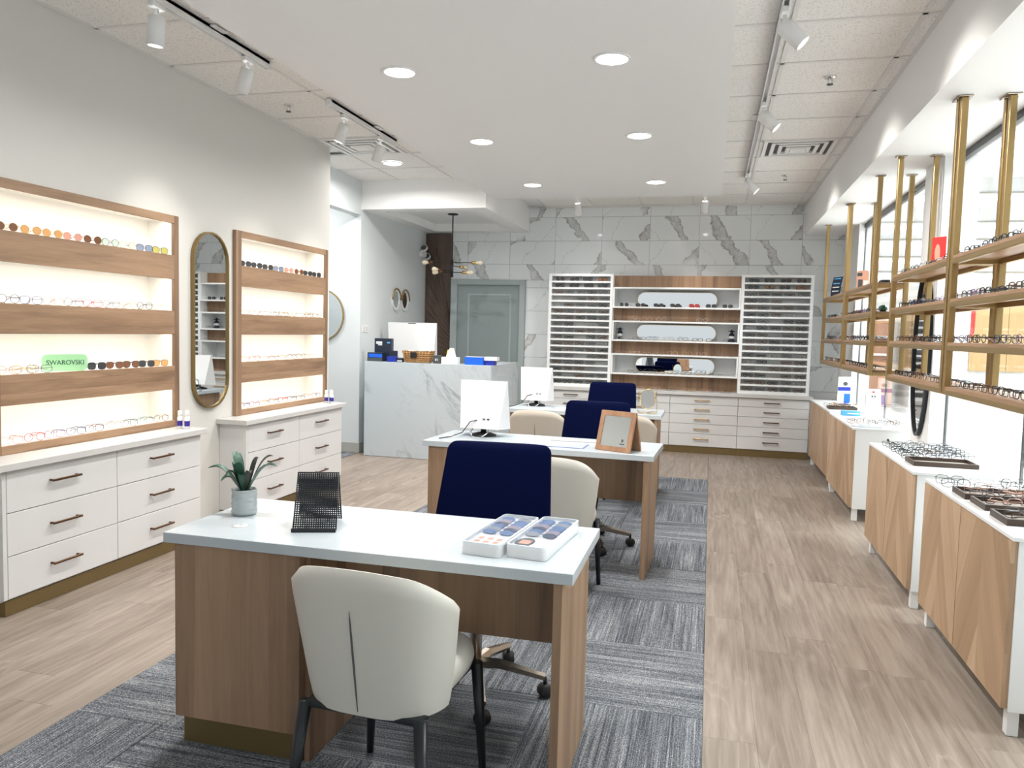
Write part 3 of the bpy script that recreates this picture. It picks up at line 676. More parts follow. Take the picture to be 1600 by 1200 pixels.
def spray(x, y, place):
    t = thing('spray_bottle', 'small clear lens cleaner bottle with violet label %s' % place, 'bottle', (x, y, .755), 0, 'lens cleaner bottles %s' % place)
    MB().lathe([(.0, 0), (.0165, .0), (.0165, .075), (.01, .085), (.0, .085)], n=14, cap=False).build('body', 'clear_plastic', t)
    MB().lathe([(.0169, .02), (.0169, .055)], n=14, cap=False).build('label', 'purple_label', t)
    MB().lathe([(.011, .083), (.013, .086), (.013, .115), (.009, .12), (.0, .12)], n=12, cap=False).build('cap', 'white_plastic', t)
for y0, pl in ((4.34, 'beside the arched mirror'), (6.335, 'by the hallway opening')):
    for dx, dy in ((-3.355, -.0), (-3.325, .035), (-3.30, .0)): spray(dx, y0+dy, pl)

# ------------------------------------------------------------------ hallway and reception
rm = thing('round_wall_mirror', 'round gold-rimmed mirror on the hallway wall, half hidden', 'mirror', (-4.40, 8.15, 1.58))
MB().frame(ellipse(0, 0, .305, .305, 40), ellipse(0, 0, .292, .292, 40), -.025, -.001, 'y').build('rim', 'brass', rm)
MB().prism(ellipse(0, 0, .294, .294, 40), -.014, -.002, 'y').build('glass', 'mirror', rm)
rc = thing('reception_counter', 'white marble reception counter with a return along its side', 'counter', (-3.765, 8.0, 0))
B(0, 1.48, 0, .03, .003, 1.07, .001).build('front_panel', 'marble_counter', rc); B(1.45, 1.48, .03, 1.22, .003, 1.07, .001).build('side_panel', 'marble_counter', rc)
B(.0, .03, .03, .3, .003, 1.07).build('end_panel', 'marble_counter', rc)
B(0.03, 1.45, .03, .30, 1.045, 1.07, .001).build('ledge', 'marble_counter', rc); B(1.15, 1.45, .30, 1.22, 1.045, 1.07, .001).build('ledge', 'marble_counter', rc)
B(.03, 1.15, .3, .85, .72, .75, .001).build('worktop', 'laminate', rc)
RZ = 1.07
def aio(name, loc, rz, w_, h_, label, place_foot=True, tilt=.2):
    t = thing('computer_monitor', label, 'monitor', loc, rz)
    h0 = .055; dp = tilt*h_
    # wedge shaped housing: camera side leans back to the top, screen on the far side
    a = [(-w_/2, dp*.0+.075, h0+h_), (w_/2, .075, h0+h_), (w_/2*.82, 0, h0), (-w_/2*.82, 0, h0)]
    b = [(-w_/2, .09, h0+h_), (w_/2, .09, h0+h_), (w_/2, .17, h0-.01), (-w_/2, .17, h0-.01)]
    V = a+b
    MB().add(V, [(0, 1, 2, 3), (4, 7, 6, 5), (0, 4, 5, 1), (1, 5, 6, 2), (2, 6, 7, 3), (3, 7, 4, 0)]).build('housing', 'white_plastic', t)
    B(-w_/2+.012, w_/2-.012, .1, .172, h0, h0+.003).build('vent_strip', 'dark_gray', t)
    MB().lathe([(.0, .0), (.085, .0), (.088, .008), (.05, .02), (.02, .024), (.018, .065), (0, .065)], 0, .09, 24, cap=False).build('foot', 'black', t)
    for s in (-1, 1): MB().tube([(s*.03, -.05, .004), (s*.06, .0, .03), (s*.05, .05, h0+.01)], .004, 6).build('support_wire', 'chrome', t)
    m = MB()
    for k in range(2): m.box(.02+.03*k, .035+.03*k, -.002+.012, .002+.016, h0+.06, h0+.068)
    m.build('port', 'dark_gray', t)
    MB().tube([(-.02, .012, h0+.055), (-.06, -.01, h0+.045), (-.1, -.05, .03), (-.16, -.1, .006), (-.2, -.2, .004)], .0035, 6).build('cable', 'black', t)
    return t
aio('m', (-1.46, 4.86, .745), -.05, .325, .315, 'white computer monitor seen from behind on the middle desk, black cable in front')
aio('m', (-1.60, 7.1, .745), -.05, .31, .31, 'white computer monitor seen from behind on the desk nearest the marble wall')
cmn = thing('reception_monitor', 'wide white monitor seen from behind on the reception counter worktop', 'monitor', (-3.47, 8.62, .75))
MB().add([(-.31, .05, .77), (.31, .05, .77), (.3, 0, .35), (-.27, 0, .35), (-.31, .07, .77), (.31, .07, .77), (.31, .09, .34), (-.29, .09, .34)], [(0, 1, 2, 3), (4, 7, 6, 5), (0, 4, 5, 1), (1, 5, 6, 2), (2, 6, 7, 3), (3, 7, 4, 0)]).build('housing', 'white_plastic', cmn)
MB().tube([(0, .06, .0), (0, .06, .4)], .02, 10).build('stand', 'white_metal', cmn); B(-.12, .12, -.02, .14, 0, .01, .003).build('foot', 'white_metal', cmn); B(-.05, .05, .045, .052, .757, .764).build('slot', 'dark_gray', cmn)
def rbox(name, label, cat, x, y, wx, wy, hz, mat, parts=(), rz=0, z=RZ):
    t = thing(name, label, cat, (x, y, z), rz); B(-wx/2, wx/2, -wy/2, wy/2, 0, hz, .003).build('body', mat, t)
    for nm, mt_, q in parts: B(*q).build(nm, mt_, t)
    return t
rbox('product_box', 'tall dark navy box with white print on the reception counter', 'box', -3.62, 8.2, .21, .06, .26, 'navy_box', [('print', 'white_plastic', (-.085, -.01, -.0312, -.03, .195, .225)), ('print', 'white_plastic', (-.06, -.01, -.0312, -.03, .18, .192)), ('print', 'light_blue', (.05, .085, -.0312, -.03, .205, .22))])
rbox('brochure_holder', 'low dark and bright blue display box at the counter end', 'holder', -3.67, 8.1, .18, .08, .1, 'navy_box', [('front', 'blue_bright', (-.075, .088, -.0415, -.04, .045, .085)), ('band', 'dark_gray', (-.09, .09, -.043, -.04, .0, .04))])
rbox('brochure_holder', 'small blue display box beside the dark navy box', 'holder', -3.475, 8.11, .11, .07, .06, 'blue_box', [('back_card', 'navy_box', (-.045, .05, .02, .03, .06, .125))])
rbox('card_box', 'tiny navy box with white strip beside the wicker basket', 'box', -3.375, 8.1, .075, .05, .045, 'navy_box', [('strip', 'white_plastic', (-.03, .03, -.0262, -.025, .008, .02))])
bk = thing('wicker_basket', 'honey wicker basket with black tag and white paper on the reception counter', 'basket', (-3.165, 8.12, RZ))
def brect(w_, d_, z): return [(x, y, z) for x, y in ((-w_, -d_), (0, -d_*1.03), (w_, -d_), (w_*1.02, 0), (w_, d_), (0, d_*1.03), (-w_, d_), (-w_*1.02, 0))]
MB().grid([brect(.0, .0, .004), brect(.135, .06, .002), brect(.165, .075, .12), brect(.172, .08, .132), brect(.162, .072, .132), brect(.13, .055, .012)], False, True).build('bowl', 'wicker', bk)
for k in range(5): z = .012+.024*k; f = z/.12; MB().tube(brect(.137+.031*f, .062+.016*f, z), .006, 5, True).build('weave_band', 'wicker', bk)
for k in range(9): x = -.125+.031*k; MB().tube([(x, -.064, .004), (x*1.22, -.082, .125)], .005, 5).build('stake', 'wicker', bk)
B(-.065, .01, -.092, -.088, .055, .118, .001).build('tag', 'black', bk)
MB().grid([[(x, y, .125+.02*math.sin(x*50+y*31)) for x in (-.14, -.09, -.03, .03, .09, .14)] for y in (-.05, -.02, .02, .05)], True).build('paper', 'paper', bk)
t = rbox('pen_cup', 'black pen cup with white letters and pens beside the basket', 'cup', -2.93, 8.1, .085, .06, .09, 'dark_gray', [('letter', 'white_plastic', (-.02, -.008, -.0312, -.03, .03, .055)), ('letter', 'white_plastic', (.002, .01, -.0312, -.03, .03, .055))])
t = rbox('card_tray', 'low white tray on the reception counter holding a tissue-like card stand', 'tray', -2.78, 8.1, .19, .09, .075, 'white_plastic')
MB().add([(-.045, -.03, .075), (.055, -.03, .075), (.055, .03, .075), (-.045, .03, .075), (-.01, -.006, .175), (.035, -.006, .175), (.035, .006, .175), (-.01, .006, .175)], [(0, 3, 2, 1), (4, 5, 6, 7), (0, 1, 5, 4), (1, 2, 6, 5), (2, 3, 7, 6), (3, 0, 4, 7)]).build('card_stand', 'paper', t)
MB().tube([(-.05, 0, .07), (-.03, .0, .155)], .006, 6).build('highlighter', 'yellow', t)
rbox('tissue_box', 'bright blue box on the reception counter beside the white tray', 'box', -2.5, 8.1, .2, .1, .085, 'blue_bright', [('lid', 'white_plastic', (-.095, .095, -.045, .045, .085, .09))])
rbox('lens_box', 'blue and white flat box with overhanging white lid near the counter corner', 'box', -2.335, 8.16, .11, .1, .05, 'blue_box', [('lid', 'white_plastic', (-.06, .085, -.055, .055, .05, .09))])
# wall items
gw = thing('spectacle_mirror', 'wall mirror shaped like upturned spectacles with gold brow line', 'mirror', (-3.9, 9.3, 1.81))
for s in (-1, 1):
    MB().frame(ellipse(s*.145, 0, .125, .135), ellipse(s*.145, 0, .095, .105), .001, .02, 'x').build('rim', 'white_metal', gw)
    MB().prism(ellipse(s*.145, 0, .1, .11), .002, .012, 'x').build('glass', 'mirror', gw)
    MB().tube([(.024, s*.145+.13*math.cos(a*PI/8), .14*math.sin(a*PI/8)) for a in range(0, 9)], .012, 6).build('brow', 'brass', gw)
MB().tube([(.02, -.035, .03), (.02, 0, .06), (.02, .035, .03)], .014, 6).build('bridge', 'brass', gw)
tag(B(-3.9, -3.892, 8.2, 8.36, 1.395, 1.475, .002).build('switch_plate', 'white_plastic'), 'white double switch plate on the reception wall', 'switch plate')
sw = bpy.data.objects['switch_plate']
for y in (8.235, 8.3): B(-3.892, -3.888, y, y+.03, 1.41, 1.46, .001).build('rocker', 'counter_edge', sw)
em = thing('emergency_light', 'white twin-head emergency light high on the reception wall', 'emergency light', (-3.9, 10.05, 2.46))
B(0.001, .05, -.09, .07, -.03, .05, .006).build('housing', 'white_plastic', em)
for dy, dz in ((-.02, .07), (.1, -.035)):
    h = MB().lathe([(.02, .0), (.05, .03), (.05, .06), (.042, .062), (.042, .055)], n=16, cap=False).xf(Matrix.Translation((.058, dy, dz)) @ Matrix.Rotation(1.1, 4, 'X')).build('lamp_head', 'white_plastic', em)
    MB().lathe([(0, .054), (.042, .054)], n=16, cap=False).xf(Matrix.Translation((.058, dy, dz)) @ Matrix.Rotation(1.1, 4, 'X')).build('lens', 'dark_gray', h)
# pendant
pn = thing('pendant_chandelier', 'black stem chandelier with brass sockets and horizontal amber bulbs', 'chandelier', (-3.163, 9.2, 2.882))
MB().lathe([(0, 0), (.065, 0), (.065, -.012), (.02, -.02), (0, -.02)], n=20, cap=False).build('canopy', 'black_metal', pn)
MB().tube([(0, 0, -.015), (0, 0, -.57)], .008, 8).build('stem', 'black_metal', pn); MB().tube([(0, 0, -.57), (0, 0, -.78)], .018, 10).build('hub', 'black_metal', pn)
for k, (z, ang, ln) in enumerate(((-.6, .06, .25), (-.6, PI+.05, .25), (-.72, .15, .13), (-.72, PI-.1, .13), (-.64, 1.2, .16), (-.7, 4.1, .16))):
    d = Vector((math.cos(ang), math.sin(ang), .0)); o_ = Vector((0, 0, z)); q = d.to_track_quat('Z', 'Y').to_matrix().to_4x4()
    arm = MB().tube([o_, o_+d*ln], .005, 6).build('arm', 'black_metal', pn)
    MB().lathe([(.0, ln), (.02, ln), (.02, ln+.05), (.014, ln+.055), (0, ln+.055)], n=12, cap=False).xf(Matrix.Translation(o_) @ q).build('socket', 'bronze' if k % 2 else 'gold_pull', pn)
    MB().lathe([(.012, ln+.05), (.018, ln+.07), (.03, ln+.1), (.028, ln+.125), (.0, ln+.145)], n=14, cap=False).xf(Matrix.Translation(o_) @ q).build('bulb', 'bulb_glass', pn)

# ------------------------------------------------------------------ back wall unit
UY = 9.835                                               # tower front
UB = YB-.004
def drawers_back(x0, x1, label):
    t = thing('drawer_cabinet', label, 'cabinet', (x0, 9.725, 0)); W = x1-x0
    B(.001, W-.001, .022, UB-9.725, .085, .717).build('carcass', 'laminate', t); B(.001, W-.001, .015, .07, .001, .085).build('plinth', 'kick_gold', t)
    zz = [.088, .245, .366, .486, .607, .716]
    for k in range(5):
        dr = B(.002, W-.002, .001, .021, zz[k]+.002, zz[k+1]-.002, .0015).build('drawer_front', 'laminate', t)
        handle(dr, 'x', (W/2-.02, .001, (zz[k]+zz[k+1])/2+(.015 if k == 0 else 0)), .185, 'gold_pull' if -1.3 < x0 < .2 else 'bronze', proj=.024)
drawers_back(-2.1, -1.275, 'white five-drawer cabinet under the glasses tower beside the green door')
drawers_back(-1.275, -.46, 'white five-drawer cabinet behind the blue chairs under the wooden shelves')
drawers_back(-.46, .353, 'white five-drawer cabinet with gold pulls under the wooden shelves')
drawers_back(.353, 1.168, 'white five-drawer cabinet under the glasses tower next to the oak cabinets')
tag(B(-2.12, 1.2, 9.695, UB, .718, .757, .002).build('countertop', 'counter_edge'), 'long pale countertop along the marble wall', 'countertop')
ROWZ = [2.172-.0823*k for k in range(17)]; RH = .06
def tower(x0, x1, label):
    t = thing('eyewear_tower', label, 'display rack', (x0, UY, .757)); W = x1-x0; zt = 2.203-.757; D = UB-UY
    B(0, .036, 0, D, 0, zt, .001).build('side_panel', 'shelf_white', t); B(W-.036, W, 0, D, 0, zt, .001).build('side_panel', 'shelf_white', t)
    B(.036, W-.036, 0, D, zt-.03, zt).build('top_panel', 'shelf_white', t); zb_ = ROWZ[16]-RH-.757; B(.036, W-.036, 0, D, 0, zb_).build('base_panel', 'shelf_white', t)
    B(.036, W-.036, .085, .095, zb_, zt-.03).build('back_panel', 'row_back', t)
    for k, z in enumerate(ROWZ):
        a = z-RH-.757; b = (ROWZ[k+1]-.757) if k < 16 else .04
        if k < 16: B(.036, W-.036, 0, .085, b, a).build('shelf_rail', 'shelf_white', t)
tower(-2.055, -1.225, 'white seventeen-row glasses rack beside the green door'); tower(.336, 1.165, 'white seventeen-row glasses rack next to the oak cabinets')
stuff = MB()
tmpl = {}
for s in SHAPES:
    me = gm(s, .003, True); tmpl[s] = ([v.co.copy() for v in me.vertices], [tuple(p.vertices) for p in me.polygons])
rt = random.Random(5)
stuff_by = {}
for (x0, which) in ((-2.055, 'beside the green door'), (.336, 'next to the oak cabinets')):
    for k, z in enumerate(ROWZ):
        zz = z-RH+.0003; n = 4 if k < 2 else 5
        for i in range(n):
            if k > 1 and rt.random() < .08: continue
            x = x0+.05+.73*(i+.5)/n+rt.uniform(-.008, .008)
            shp = rt.choice(SHAPES)
            if k < 2:
                glasses((x, UY+.025, zz), 0, rt.choice(['black', 'black', 'tortoise']), rt.choice(['square', 'cat', 'round']), 'in the %s row of the white rack %s' % (('top', 'second')[k], which), 'sunglasses in the rack %s' % which, r=.002, lens=rt.choice(['lens_black', 'lens_black', 'lens_black', 'lens_brown']), sun=True, scale=.98, folded=True)
            else:
                V, F = tmpl[shp]; c = rt.choice(['black', 'black', 'black', 'tortoise', 'grey', 'grey', 'brown', 'silver', 'tortoise'])
                mb = stuff_by.setdefault(c, MB()); a = rt.uniform(-.12, .12); Mx = Matrix.Translation((x, UY+.03, zz)) @ Matrix.Rotation(a, 4, 'Z') @ Matrix.Scale(.95, 4)
                mb.add([Mx @ v for v in V], F, True)
allm = MB(); mats = []; mi = []
for c, mb in stuff_by.items():
    allm.add(mb.v, mb.f, True); mats.append('frame_'+c); mi += [len(mats)-1]*len(mb.f)
me = bpy.data.meshes.new('racked_eyeglasses'); me.from_pydata(allm.v, [], allm.f)
for m_ in mats: me.materials.append(MT[m_])
me.polygons.foreach_set('material_index', mi); me.polygons.foreach_set('use_smooth', [True]*len(mi)); me.update()
so = obj('racked_eyeglasses', me); so['kind'] = 'stuff'; tag(so, 'rows of small dark eyeglasses filling both white racks on the marble wall', 'eyeglasses')
# centre shelving
cs_ = thing('wooden_shelf_unit', 'white and wood shelf unit with pill-shaped mirrors between the two glasses racks', 'shelf unit', (-1.224, UY, .757)); CW = 1.559
lv = [2.04, 1.797, 1.618, 1.379, 1.202, .957]
B(.001, CW-.001, UB-UY-.02, UB-UY, 0, 2.196-.757).build('back_panel', 'shelf_white', cs_)
for k, z in enumerate(lv): B(.001, CW-.001, .0, UB-UY-.02, z-.02-.757, z-.757, .001).build('shelf', 'shelf_white', cs_)
tops = [(2.04, 2.196), (1.618, 1.777), (1.202, 1.359), (.757, .937)]
for a, b in tops: B(.001, CW-.001, .17, UB-UY-.02, a-.757+.0005, b-.757-.0005).build('wood_back', 'wood_x', cs_)
for a, b in ((1.797, 2.02), (1.379, 1.598), (.957, 1.182)):
    B(.001, .02, .002, UB-UY-.02, a-.757, b-.757).build('cheek', 'shelf_white', cs_); B(CW-.02, CW-.001, .002, UB-UY-.02, a-.757, b-.757).build('cheek', 'shelf_white', cs_)
for z, wd in ((1.797, 'top'), (1.379, 'middle'), (.957, 'lowest')):
    t = thing('pill_mirror', 'pill-shaped mirror leaning at the back of the %s white shelf' % wd, 'mirror', (-.44, UY+.3, z+.0005))
    O = stadium(0, .1, 1.0, .196, 10)
    MB().frame(stadium(0, .1, 1.0, .199, 10), stadium(0, .1, .988, .187, 10), -.012, .0, 'y').build('rim', 'gold', t); MB().prism(stadium(0, .1, .989, .188, 10), -.008, -.001, 'y').build('glass', 'mirror', t)
def shelf_row(z, specs, yy, place, group):
    n = len(specs)
    for i, (c, s, ln, sn) in enumerate(specs):
        x = -1.19+1.49*(i+.5)/n+rg.uniform(-.015, .015)
        glasses((x, yy, z+.0003), rg.uniform(-.15, .15), c, s, place, group, r=.0017, lens=ln, sun=sn)
shelf_row(1.797, [S('black', 'round', 'lens_black'), S('black', 'square', 'lens_black'), S('black', 'cat', 'lens_black'), S('tortoise', 'cat', 'lens_black'), S('red', 'cat', 'lens_red'), S('black', 'square', 'lens_black'), S('black', 'square', 'lens_black')], UY+.06, 'on the shelf with the top pill mirror', 'sunglasses before the top pill mirror')
shelf_row(1.618, [G('grey', 'cat'), G('silver', 'rect'), G('rose', 'round'), G('silver', 'round'), G('grey', 'rect'), G('brown', 'rect'), G('silver', 'round'), G('grey', 'square'), G('black', 'rect')], UY+.02, 'on the upper wood-backed shelf', 'eyeglasses on the upper wood-backed shelf')
shelf_row(1.379, [G('clear', 'rect'), G('grey', 'rect'), G('black', 'square'), G('silver', 'round'), G('grey', 'round'), G('black', 'rect'), G('tortoise', 'rect'), G('black', 'rect')], UY+.06, 'on the shelf with the middle pill mirror', 'eyeglasses before the middle pill mirror')
shelf_row(1.202, [G('grey', 'rect'), G('silver', 'rect'), G('black', 'rect'), G('grey', 'round'), G('rose', 'cat'), G('gold', 'round'), G('rose', 'round'), G('brown', 'square'), G('grey', 'square')], UY+.02, 'on the middle wood-backed shelf', 'eyeglasses on the middle wood-backed shelf')
shelf_row(.957, [G('clear', 'rect'), G('black', 'rect'), G('black', 'round'), G('tortoise', 'rect'), G('grey', 'rect'), G('black', 'rect'), G('brown', 'cat'), G('clear', 'round'), G('clear', 'rect')], UY+.06, 'on the shelf with the lowest pill mirror', 'eyeglasses before the lowest pill mirror')
shelf_row(.757, [G('gold', 'round'), G('rose', 'cat'), G('rose', 'round'), G('black', 'rect'), G('gold', 'round'), G('rose', 'rect'), G('black', 'rect')], 9.745, 'on the long countertop below the shelves', 'eyeglasses on the long countertop')
for x, lab in ((-1.15, 'black and white statuette on the shelf near the green-door rack'), (.25, 'navy and white ornament on the shelf near the oak-cabinet rack')):
    t = thing('shelf_ornament', lab, 'ornament', (x, UY+.27, 1.3792))
    MB().lathe([(0, 0), (.045, 0), (.045, .02), (.03, .03), (.042, .06), (.03, .1), (.014, .12), (.02, .14), (.0, .16)], n=14, cap=False).build('body', 'navy_box', t)
    MB().lathe([(.0425, .045), (.0435, .06), (.039, .075)], n=14, cap=False).build('band', 'white_plastic', t); B(-.04, .04, -.02, .02, .128, .14, .004).build('brow', 'navy_box', t)

# ------------------------------------------------------------------ desks
def desk(cx, y0, rz, W, label, toplabel):
    D_ = .56; t = thing('consulting_desk', label, 'desk', (cx, y0, 0), rz)
    h = W/2
    B(-h, h, 0, D_, .71, .745, .0015).build('desk_top', 'desk_top', t)
    ped = B(-h+.036, -h+.505, .012, D_-.03, .108, .7095, .001).build('pedestal', 'wood_v', t)
    B(-h+.045, -h+.5, .045, D_-.06, .002, .108, .001).build('plinth', 'kick_gold', ped)
    B(-h+.505, -h+.525, .05, D_-.03, .002, .7095, .001).build('pedestal_side', 'wood_v', t)
    B(h-.06, h-.033, .012, D_-.02, .002, .7095, .001).build('end_panel', 'wood_v', t)
    B(-h+.525, h-.06, .30, .318, .405, .7095, .001).build('modesty_panel', 'wood_v', t)
    return t
desk(-1.061, 2.19, 0, 1.40, 'wood and white desk holding the potted plant and lens cases', '')
desk(-1.02, 4.545, -.04, 1.455, 'wood and white desk holding the wood framed mirror and white monitor', '')
desk(-1.09, 6.80, 0, 1.40, 'wood and white desk nearest the marble wall, with the gold table mirror', '')
# guest chairs
def guest_chair(x, y, rz, mat, label):
    t = thing('guest_chair', label, 'chair', (x, y, .004), rz)      # origin on the floor below the seat centre, facing +y
    def ring(w_, d0, d1, z, e_=.5, n=32):
        R = []
        for k in range(n):
            a = 2*PI*k/n; u_ = math.copysign(abs(math.cos(a))**e_, math.cos(a)); v = math.copysign(abs(math.sin(a))**e_, math.sin(a))
            R.append((w_*u_, (d0+d1)/2+(d1-d0)/2*v, z))
        return R
    MB().grid([ring(0, 0, 0, .392), ring(.18, -.17, .215, .392, .62), ring(.198, -.18, .237, .405, .62), ring(.205, -.185, .243, .432, .62), ring(.198, -.18, .237, .462, .62), ring(.18, -.17, .218, .477, .62), ring(.1, -.1, .1, .483), ring(0, 0, 0, .484)], True, True).build('seat', mat, t)
    NK, NJ = 30, 16; A_ = math.radians(78)
    def pt_(s, f, off):
        """point on the wrap-around shell; off = distance inward from the outer skin"""
        hw = .212+.05*f**.75; ph = s*A_; sn = math.copysign(abs(math.sin(ph)/math.sin(A_))**.65, s); cs = 1-math.cos(ph)**.65; c1 = 1-math.cos(A_)**.65
        qq = max(0, (abs(sn)-.62)/.38); zt = .805-.012*sn*sn-.055*(1-math.sqrt(max(0, 1-min(1, qq)**2)))-.06*cs/c1; z = .383+(zt-.383)*f
        cy_ = -.235-.075*f; d = .17+.03*f
        return (hw*sn*(1-off/.26), cy_+d*cs/c1+off*math.cos(ph), z)
    loops = []
    for j in range(NJ+1):
        f = j/NJ; th = .052
        inset = 0
        if f > .9: q = (f-.9)/.1; inset = (1-math.sqrt(max(0, 1-q*q)))*.024
        row = []
        for k in range(NK+1):
            s = -1+2*k/NK; e_ = max(0, (abs(s)-.88)/.12); i2 = (1-math.sqrt(max(0, 1-e_*e_)))*.02
            row.append(pt_(s, f, max(inset, i2)))
        for k in range(NK, -1, -1):
            s = -1+2*k/NK; e_ = max(0, (abs(s)-.88)/.12); i2 = (1-math.sqrt(max(0, 1-e_*e_)))*.02
            row.append(pt_(s, f, th-max(inset, i2)))
        loops.append(row)
    m = MB(); m.grid(loops, True, True)
    for e_ in (0, NJ):
        r_ = loops[e_]; m.grid([r_[:NK+1], r_[NK+1:][::-1]])
    bk_ = m.build('backrest', mat, t)
    MB().tube([(0, pt_(0, f, 0)[1]-.0012, pt_(0, f, 0)[2]) for f in (.03, .15, .3, .45, .58, .68, .74)], [.001, .0022, .0028, .003, .0028, .002, .0006], 5).build('seam', 'seam', bk_)
    B(-.18, .18, -.225, .215, .372, .3915, .006).build('seat_frame', 'black_metal', t)
    for sx in (-1, 1):
        MB().tube([(sx*.178, -.215, .388), (sx*.212, -.27, .0)], [.02, .012], 10).build('leg', 'black_metal', t)
        MB().tube([(sx*.185, .2, .385), (sx*.205, .225, .0)], [.02, .012], 10).build('leg', 'black_metal', t)
    return t
guest_chair(-.88, 2.12, -.06, 'leather', 'cream leather guest chair pushed up to the desk with the potted plant')
guest_chair(-.785, 4.15, -.04, 'leather', 'cream leather guest chair beside the blue chair at the wood framed mirror desk')
guest_chair(-1.37, 6.42, 0, 'leather_tan', 'tan cream guest chair behind the white monitor of the middle desk')
guest_chair(-.64, 6.42, 0, 'leather_tan', 'tan cream guest chair half hidden behind the wood framed mirror')
# swivel chairs
def swivel(x, y, rz, label, wa=.2):
    t = thing('swivel_chair', label, 'office chair', (x, y, .0012), rz)      # sitter faces -y
    def sq(w_, d_, z, y0=0., e_=.4, n=28): return [(w_*math.copysign(abs(math.cos(a))**e_, math.cos(a)), y0+d_*math.copysign(abs(math.sin(a))**e_, math.sin(a)), z) for a in [2*PI*k/n for k in range(n)]]
    MB().grid([sq(0, 0, .44), sq(.2, .2, .44), sq(.25, .24, .46), sq(.255, .245, .49), sq(.245, .235, .515), sq(.2, .19, .524), sq(0, 0, .526)], True, True).build('seat', 'velvet', t)
    # reclined back pad, wider at its foot
    R = []; prof = [(j/12*.92, 1., 0.) for j in range(1, 13)]
    prof = [(.0, .35, .012), (.012, .8, .003)]+prof+[(.92+.08*math.sin(q*PI/10), .25+.75*math.cos(q*PI/10), .034*(1-math.cos(q*PI/10))) for q in range(1, 6)]
    for f, tk, cr in prof:
        z = .50+.455*f; yc = .215+.36*f*(.455); hw = .262-.032*f; th = .03*tk; row = []
        for k in range(40):
            a = 2*PI*k/40; row.append(((hw-cr)*math.copysign(abs(math.cos(a))**.3, math.cos(a)), yc+th*math.copysign(abs(math.sin(a))**.5, math.sin(a))-.018*(abs(math.cos(a))**2), z))
        R.append(row)
    m = MB().grid(R, True, True); n0 = len(m.v); m.add(R[-1], [tuple(range(40))], True); m.add(R[0], [tuple(range(40))], True)
    m.build('backrest', 'velvet', t)
    B(-.03, .03, .15, .25, .43, .46, .004).build('back_bracket', 'nickel', t); MB().tube([(0, .24, .445), (0, .265, .52)], .02, 8).build('back_stem', 'nickel', t)
    MB().tube([(0, 0, .10), (0, 0, .44)], .025, 12).build('gas_lift', 'nickel', t)
    for k in range(5):
        a = wa+2*PI*k/5; d = Vector((math.cos(a), math.sin(a), 0)); p = d*.285
        leg = MB().tube([(0, 0, .115), d*.1+Vector((0, 0, .118)), p+Vector((0, 0, .082))], [.026, .022, .015], 6, smooth=False).build('base_leg', 'nickel', t)
        cst = MB().tube([p+Vector((0, 0, .084)), p+Vector((0, 0, .05))], .008, 6).build('caster_stem', 'black', t)
        q = Matrix.Translation((p.x, p.y, .029)) @ Matrix.Rotation(a+.6, 4, 'Z') @ Matrix.Rotation(PI/2, 4, 'X')
        MB().lathe([(0, -.024), (.024, -.024), (.028, -.018), (.028, .018), (.024, .024), (0, .024)], n=16, cap=False).xf(q).build('caster', 'rubber', t)
swivel(-.865, 2.9, .05, 'navy velvet swivel chair at the desk with the potted plant', .03)
swivel(-.76, 5.2, .03, 'navy velvet swivel chair at the desk with the wood framed mirror', .12)
swivel(-.94, 7.45, 0, 'navy velvet swivel chair at the desk with the gold table mirror', .12)

# ------------------------------------------------------------------ things on the desks
DT = .7452
pt = thing('potted_plant', 'small dark green plant in a wavy grey pot on the front desk corner', 'plant', (-1.655, 2.5, DT))
prof = [(.0, .0), (.04, 0), (.043, .006)]+[(.0455+.0012*math.sin(k*2.1), .008+.0052*k) for k in range(16)]+[(.046, .094), (.047, .096), (.041, .096), (.039, .084)]
rows = []
for i, (r_, z) in enumerate(prof): rows.append([(r_*math.cos(2*PI*k/40)*(1+(.02*math.sin(k*PI/5+i*1.25) if 3 < i < 18 else 0)), r_*math.sin(2*PI*k/40)*(1+(.02*math.sin(k*PI/5+i*1.25) if 3 < i < 18 else 0)), z) for k in range(40)])
MB().grid(rows, True, True).build('pot', 'pot', pt); MB().lathe([(0, .086), (.04, .086)], n=24, cap=False).build('soil', 'soil', pt)
def leaf(a, reach, hgt, wd, droop, mat):
    rows = []
    for j in range(9):
        f = j/8; r_ = .012+reach*f; z = .086+hgt*math.sin(min(1, f*1.05)*PI*droop); w_ = wd*(.25+.75*math.sin(PI*min(1, f*.95+.05))**.8)*(1 if f < .98 else .05)
        d = Vector((math.cos(a), math.sin(a), 0)); s = Vector((-d.y, d.x, 0)); c = d*r_+Vector((0, 0, z))
        rows.append([tuple(c-s*w_+Vector((0, 0, w_*.45))), tuple(c), tuple(c+s*w_+Vector((0, 0, w_*.45)))])
    m = MB(); m.grid(rows); m.grid([[(p[0], p[1], p[2]-.0012) for p in r] for r in rows]); m.build('leaf', mat, pt)
for a, r_, h_, w_, dr, mt_ in ((PI+.25, .125, .09, .019, .62, 'leaf'), (PI+.9, .075, .06, .018, .72, 'leaf'), (2.6, .075, .135, .019, .5, 'leaf'), (4.5, .04, .11, .026, .55, 'leaf'), (1.2, .05, .12, .014, .5, 'leaf_dark'), (.1, .115, .105, .018, .6, 'leaf'), (.6, .09, .13, .015, .52, 'leaf_dark'), (5.6, .06, .085, .012, .6, 'leaf_dark'), (4.0, .06, .08, .012, .72, 'leaf_dark'), (2.9, .075, .07, .013, .7, 'leaf_dark'), (5.0, .04, .07, .015, .6, 'leaf')): leaf(a, r_, h_, w_, dr, mt_)
co = thing('sticker_disc', 'flat white round disc lying before the plant pot', 'disc', (-1.57, 2.345, DT))
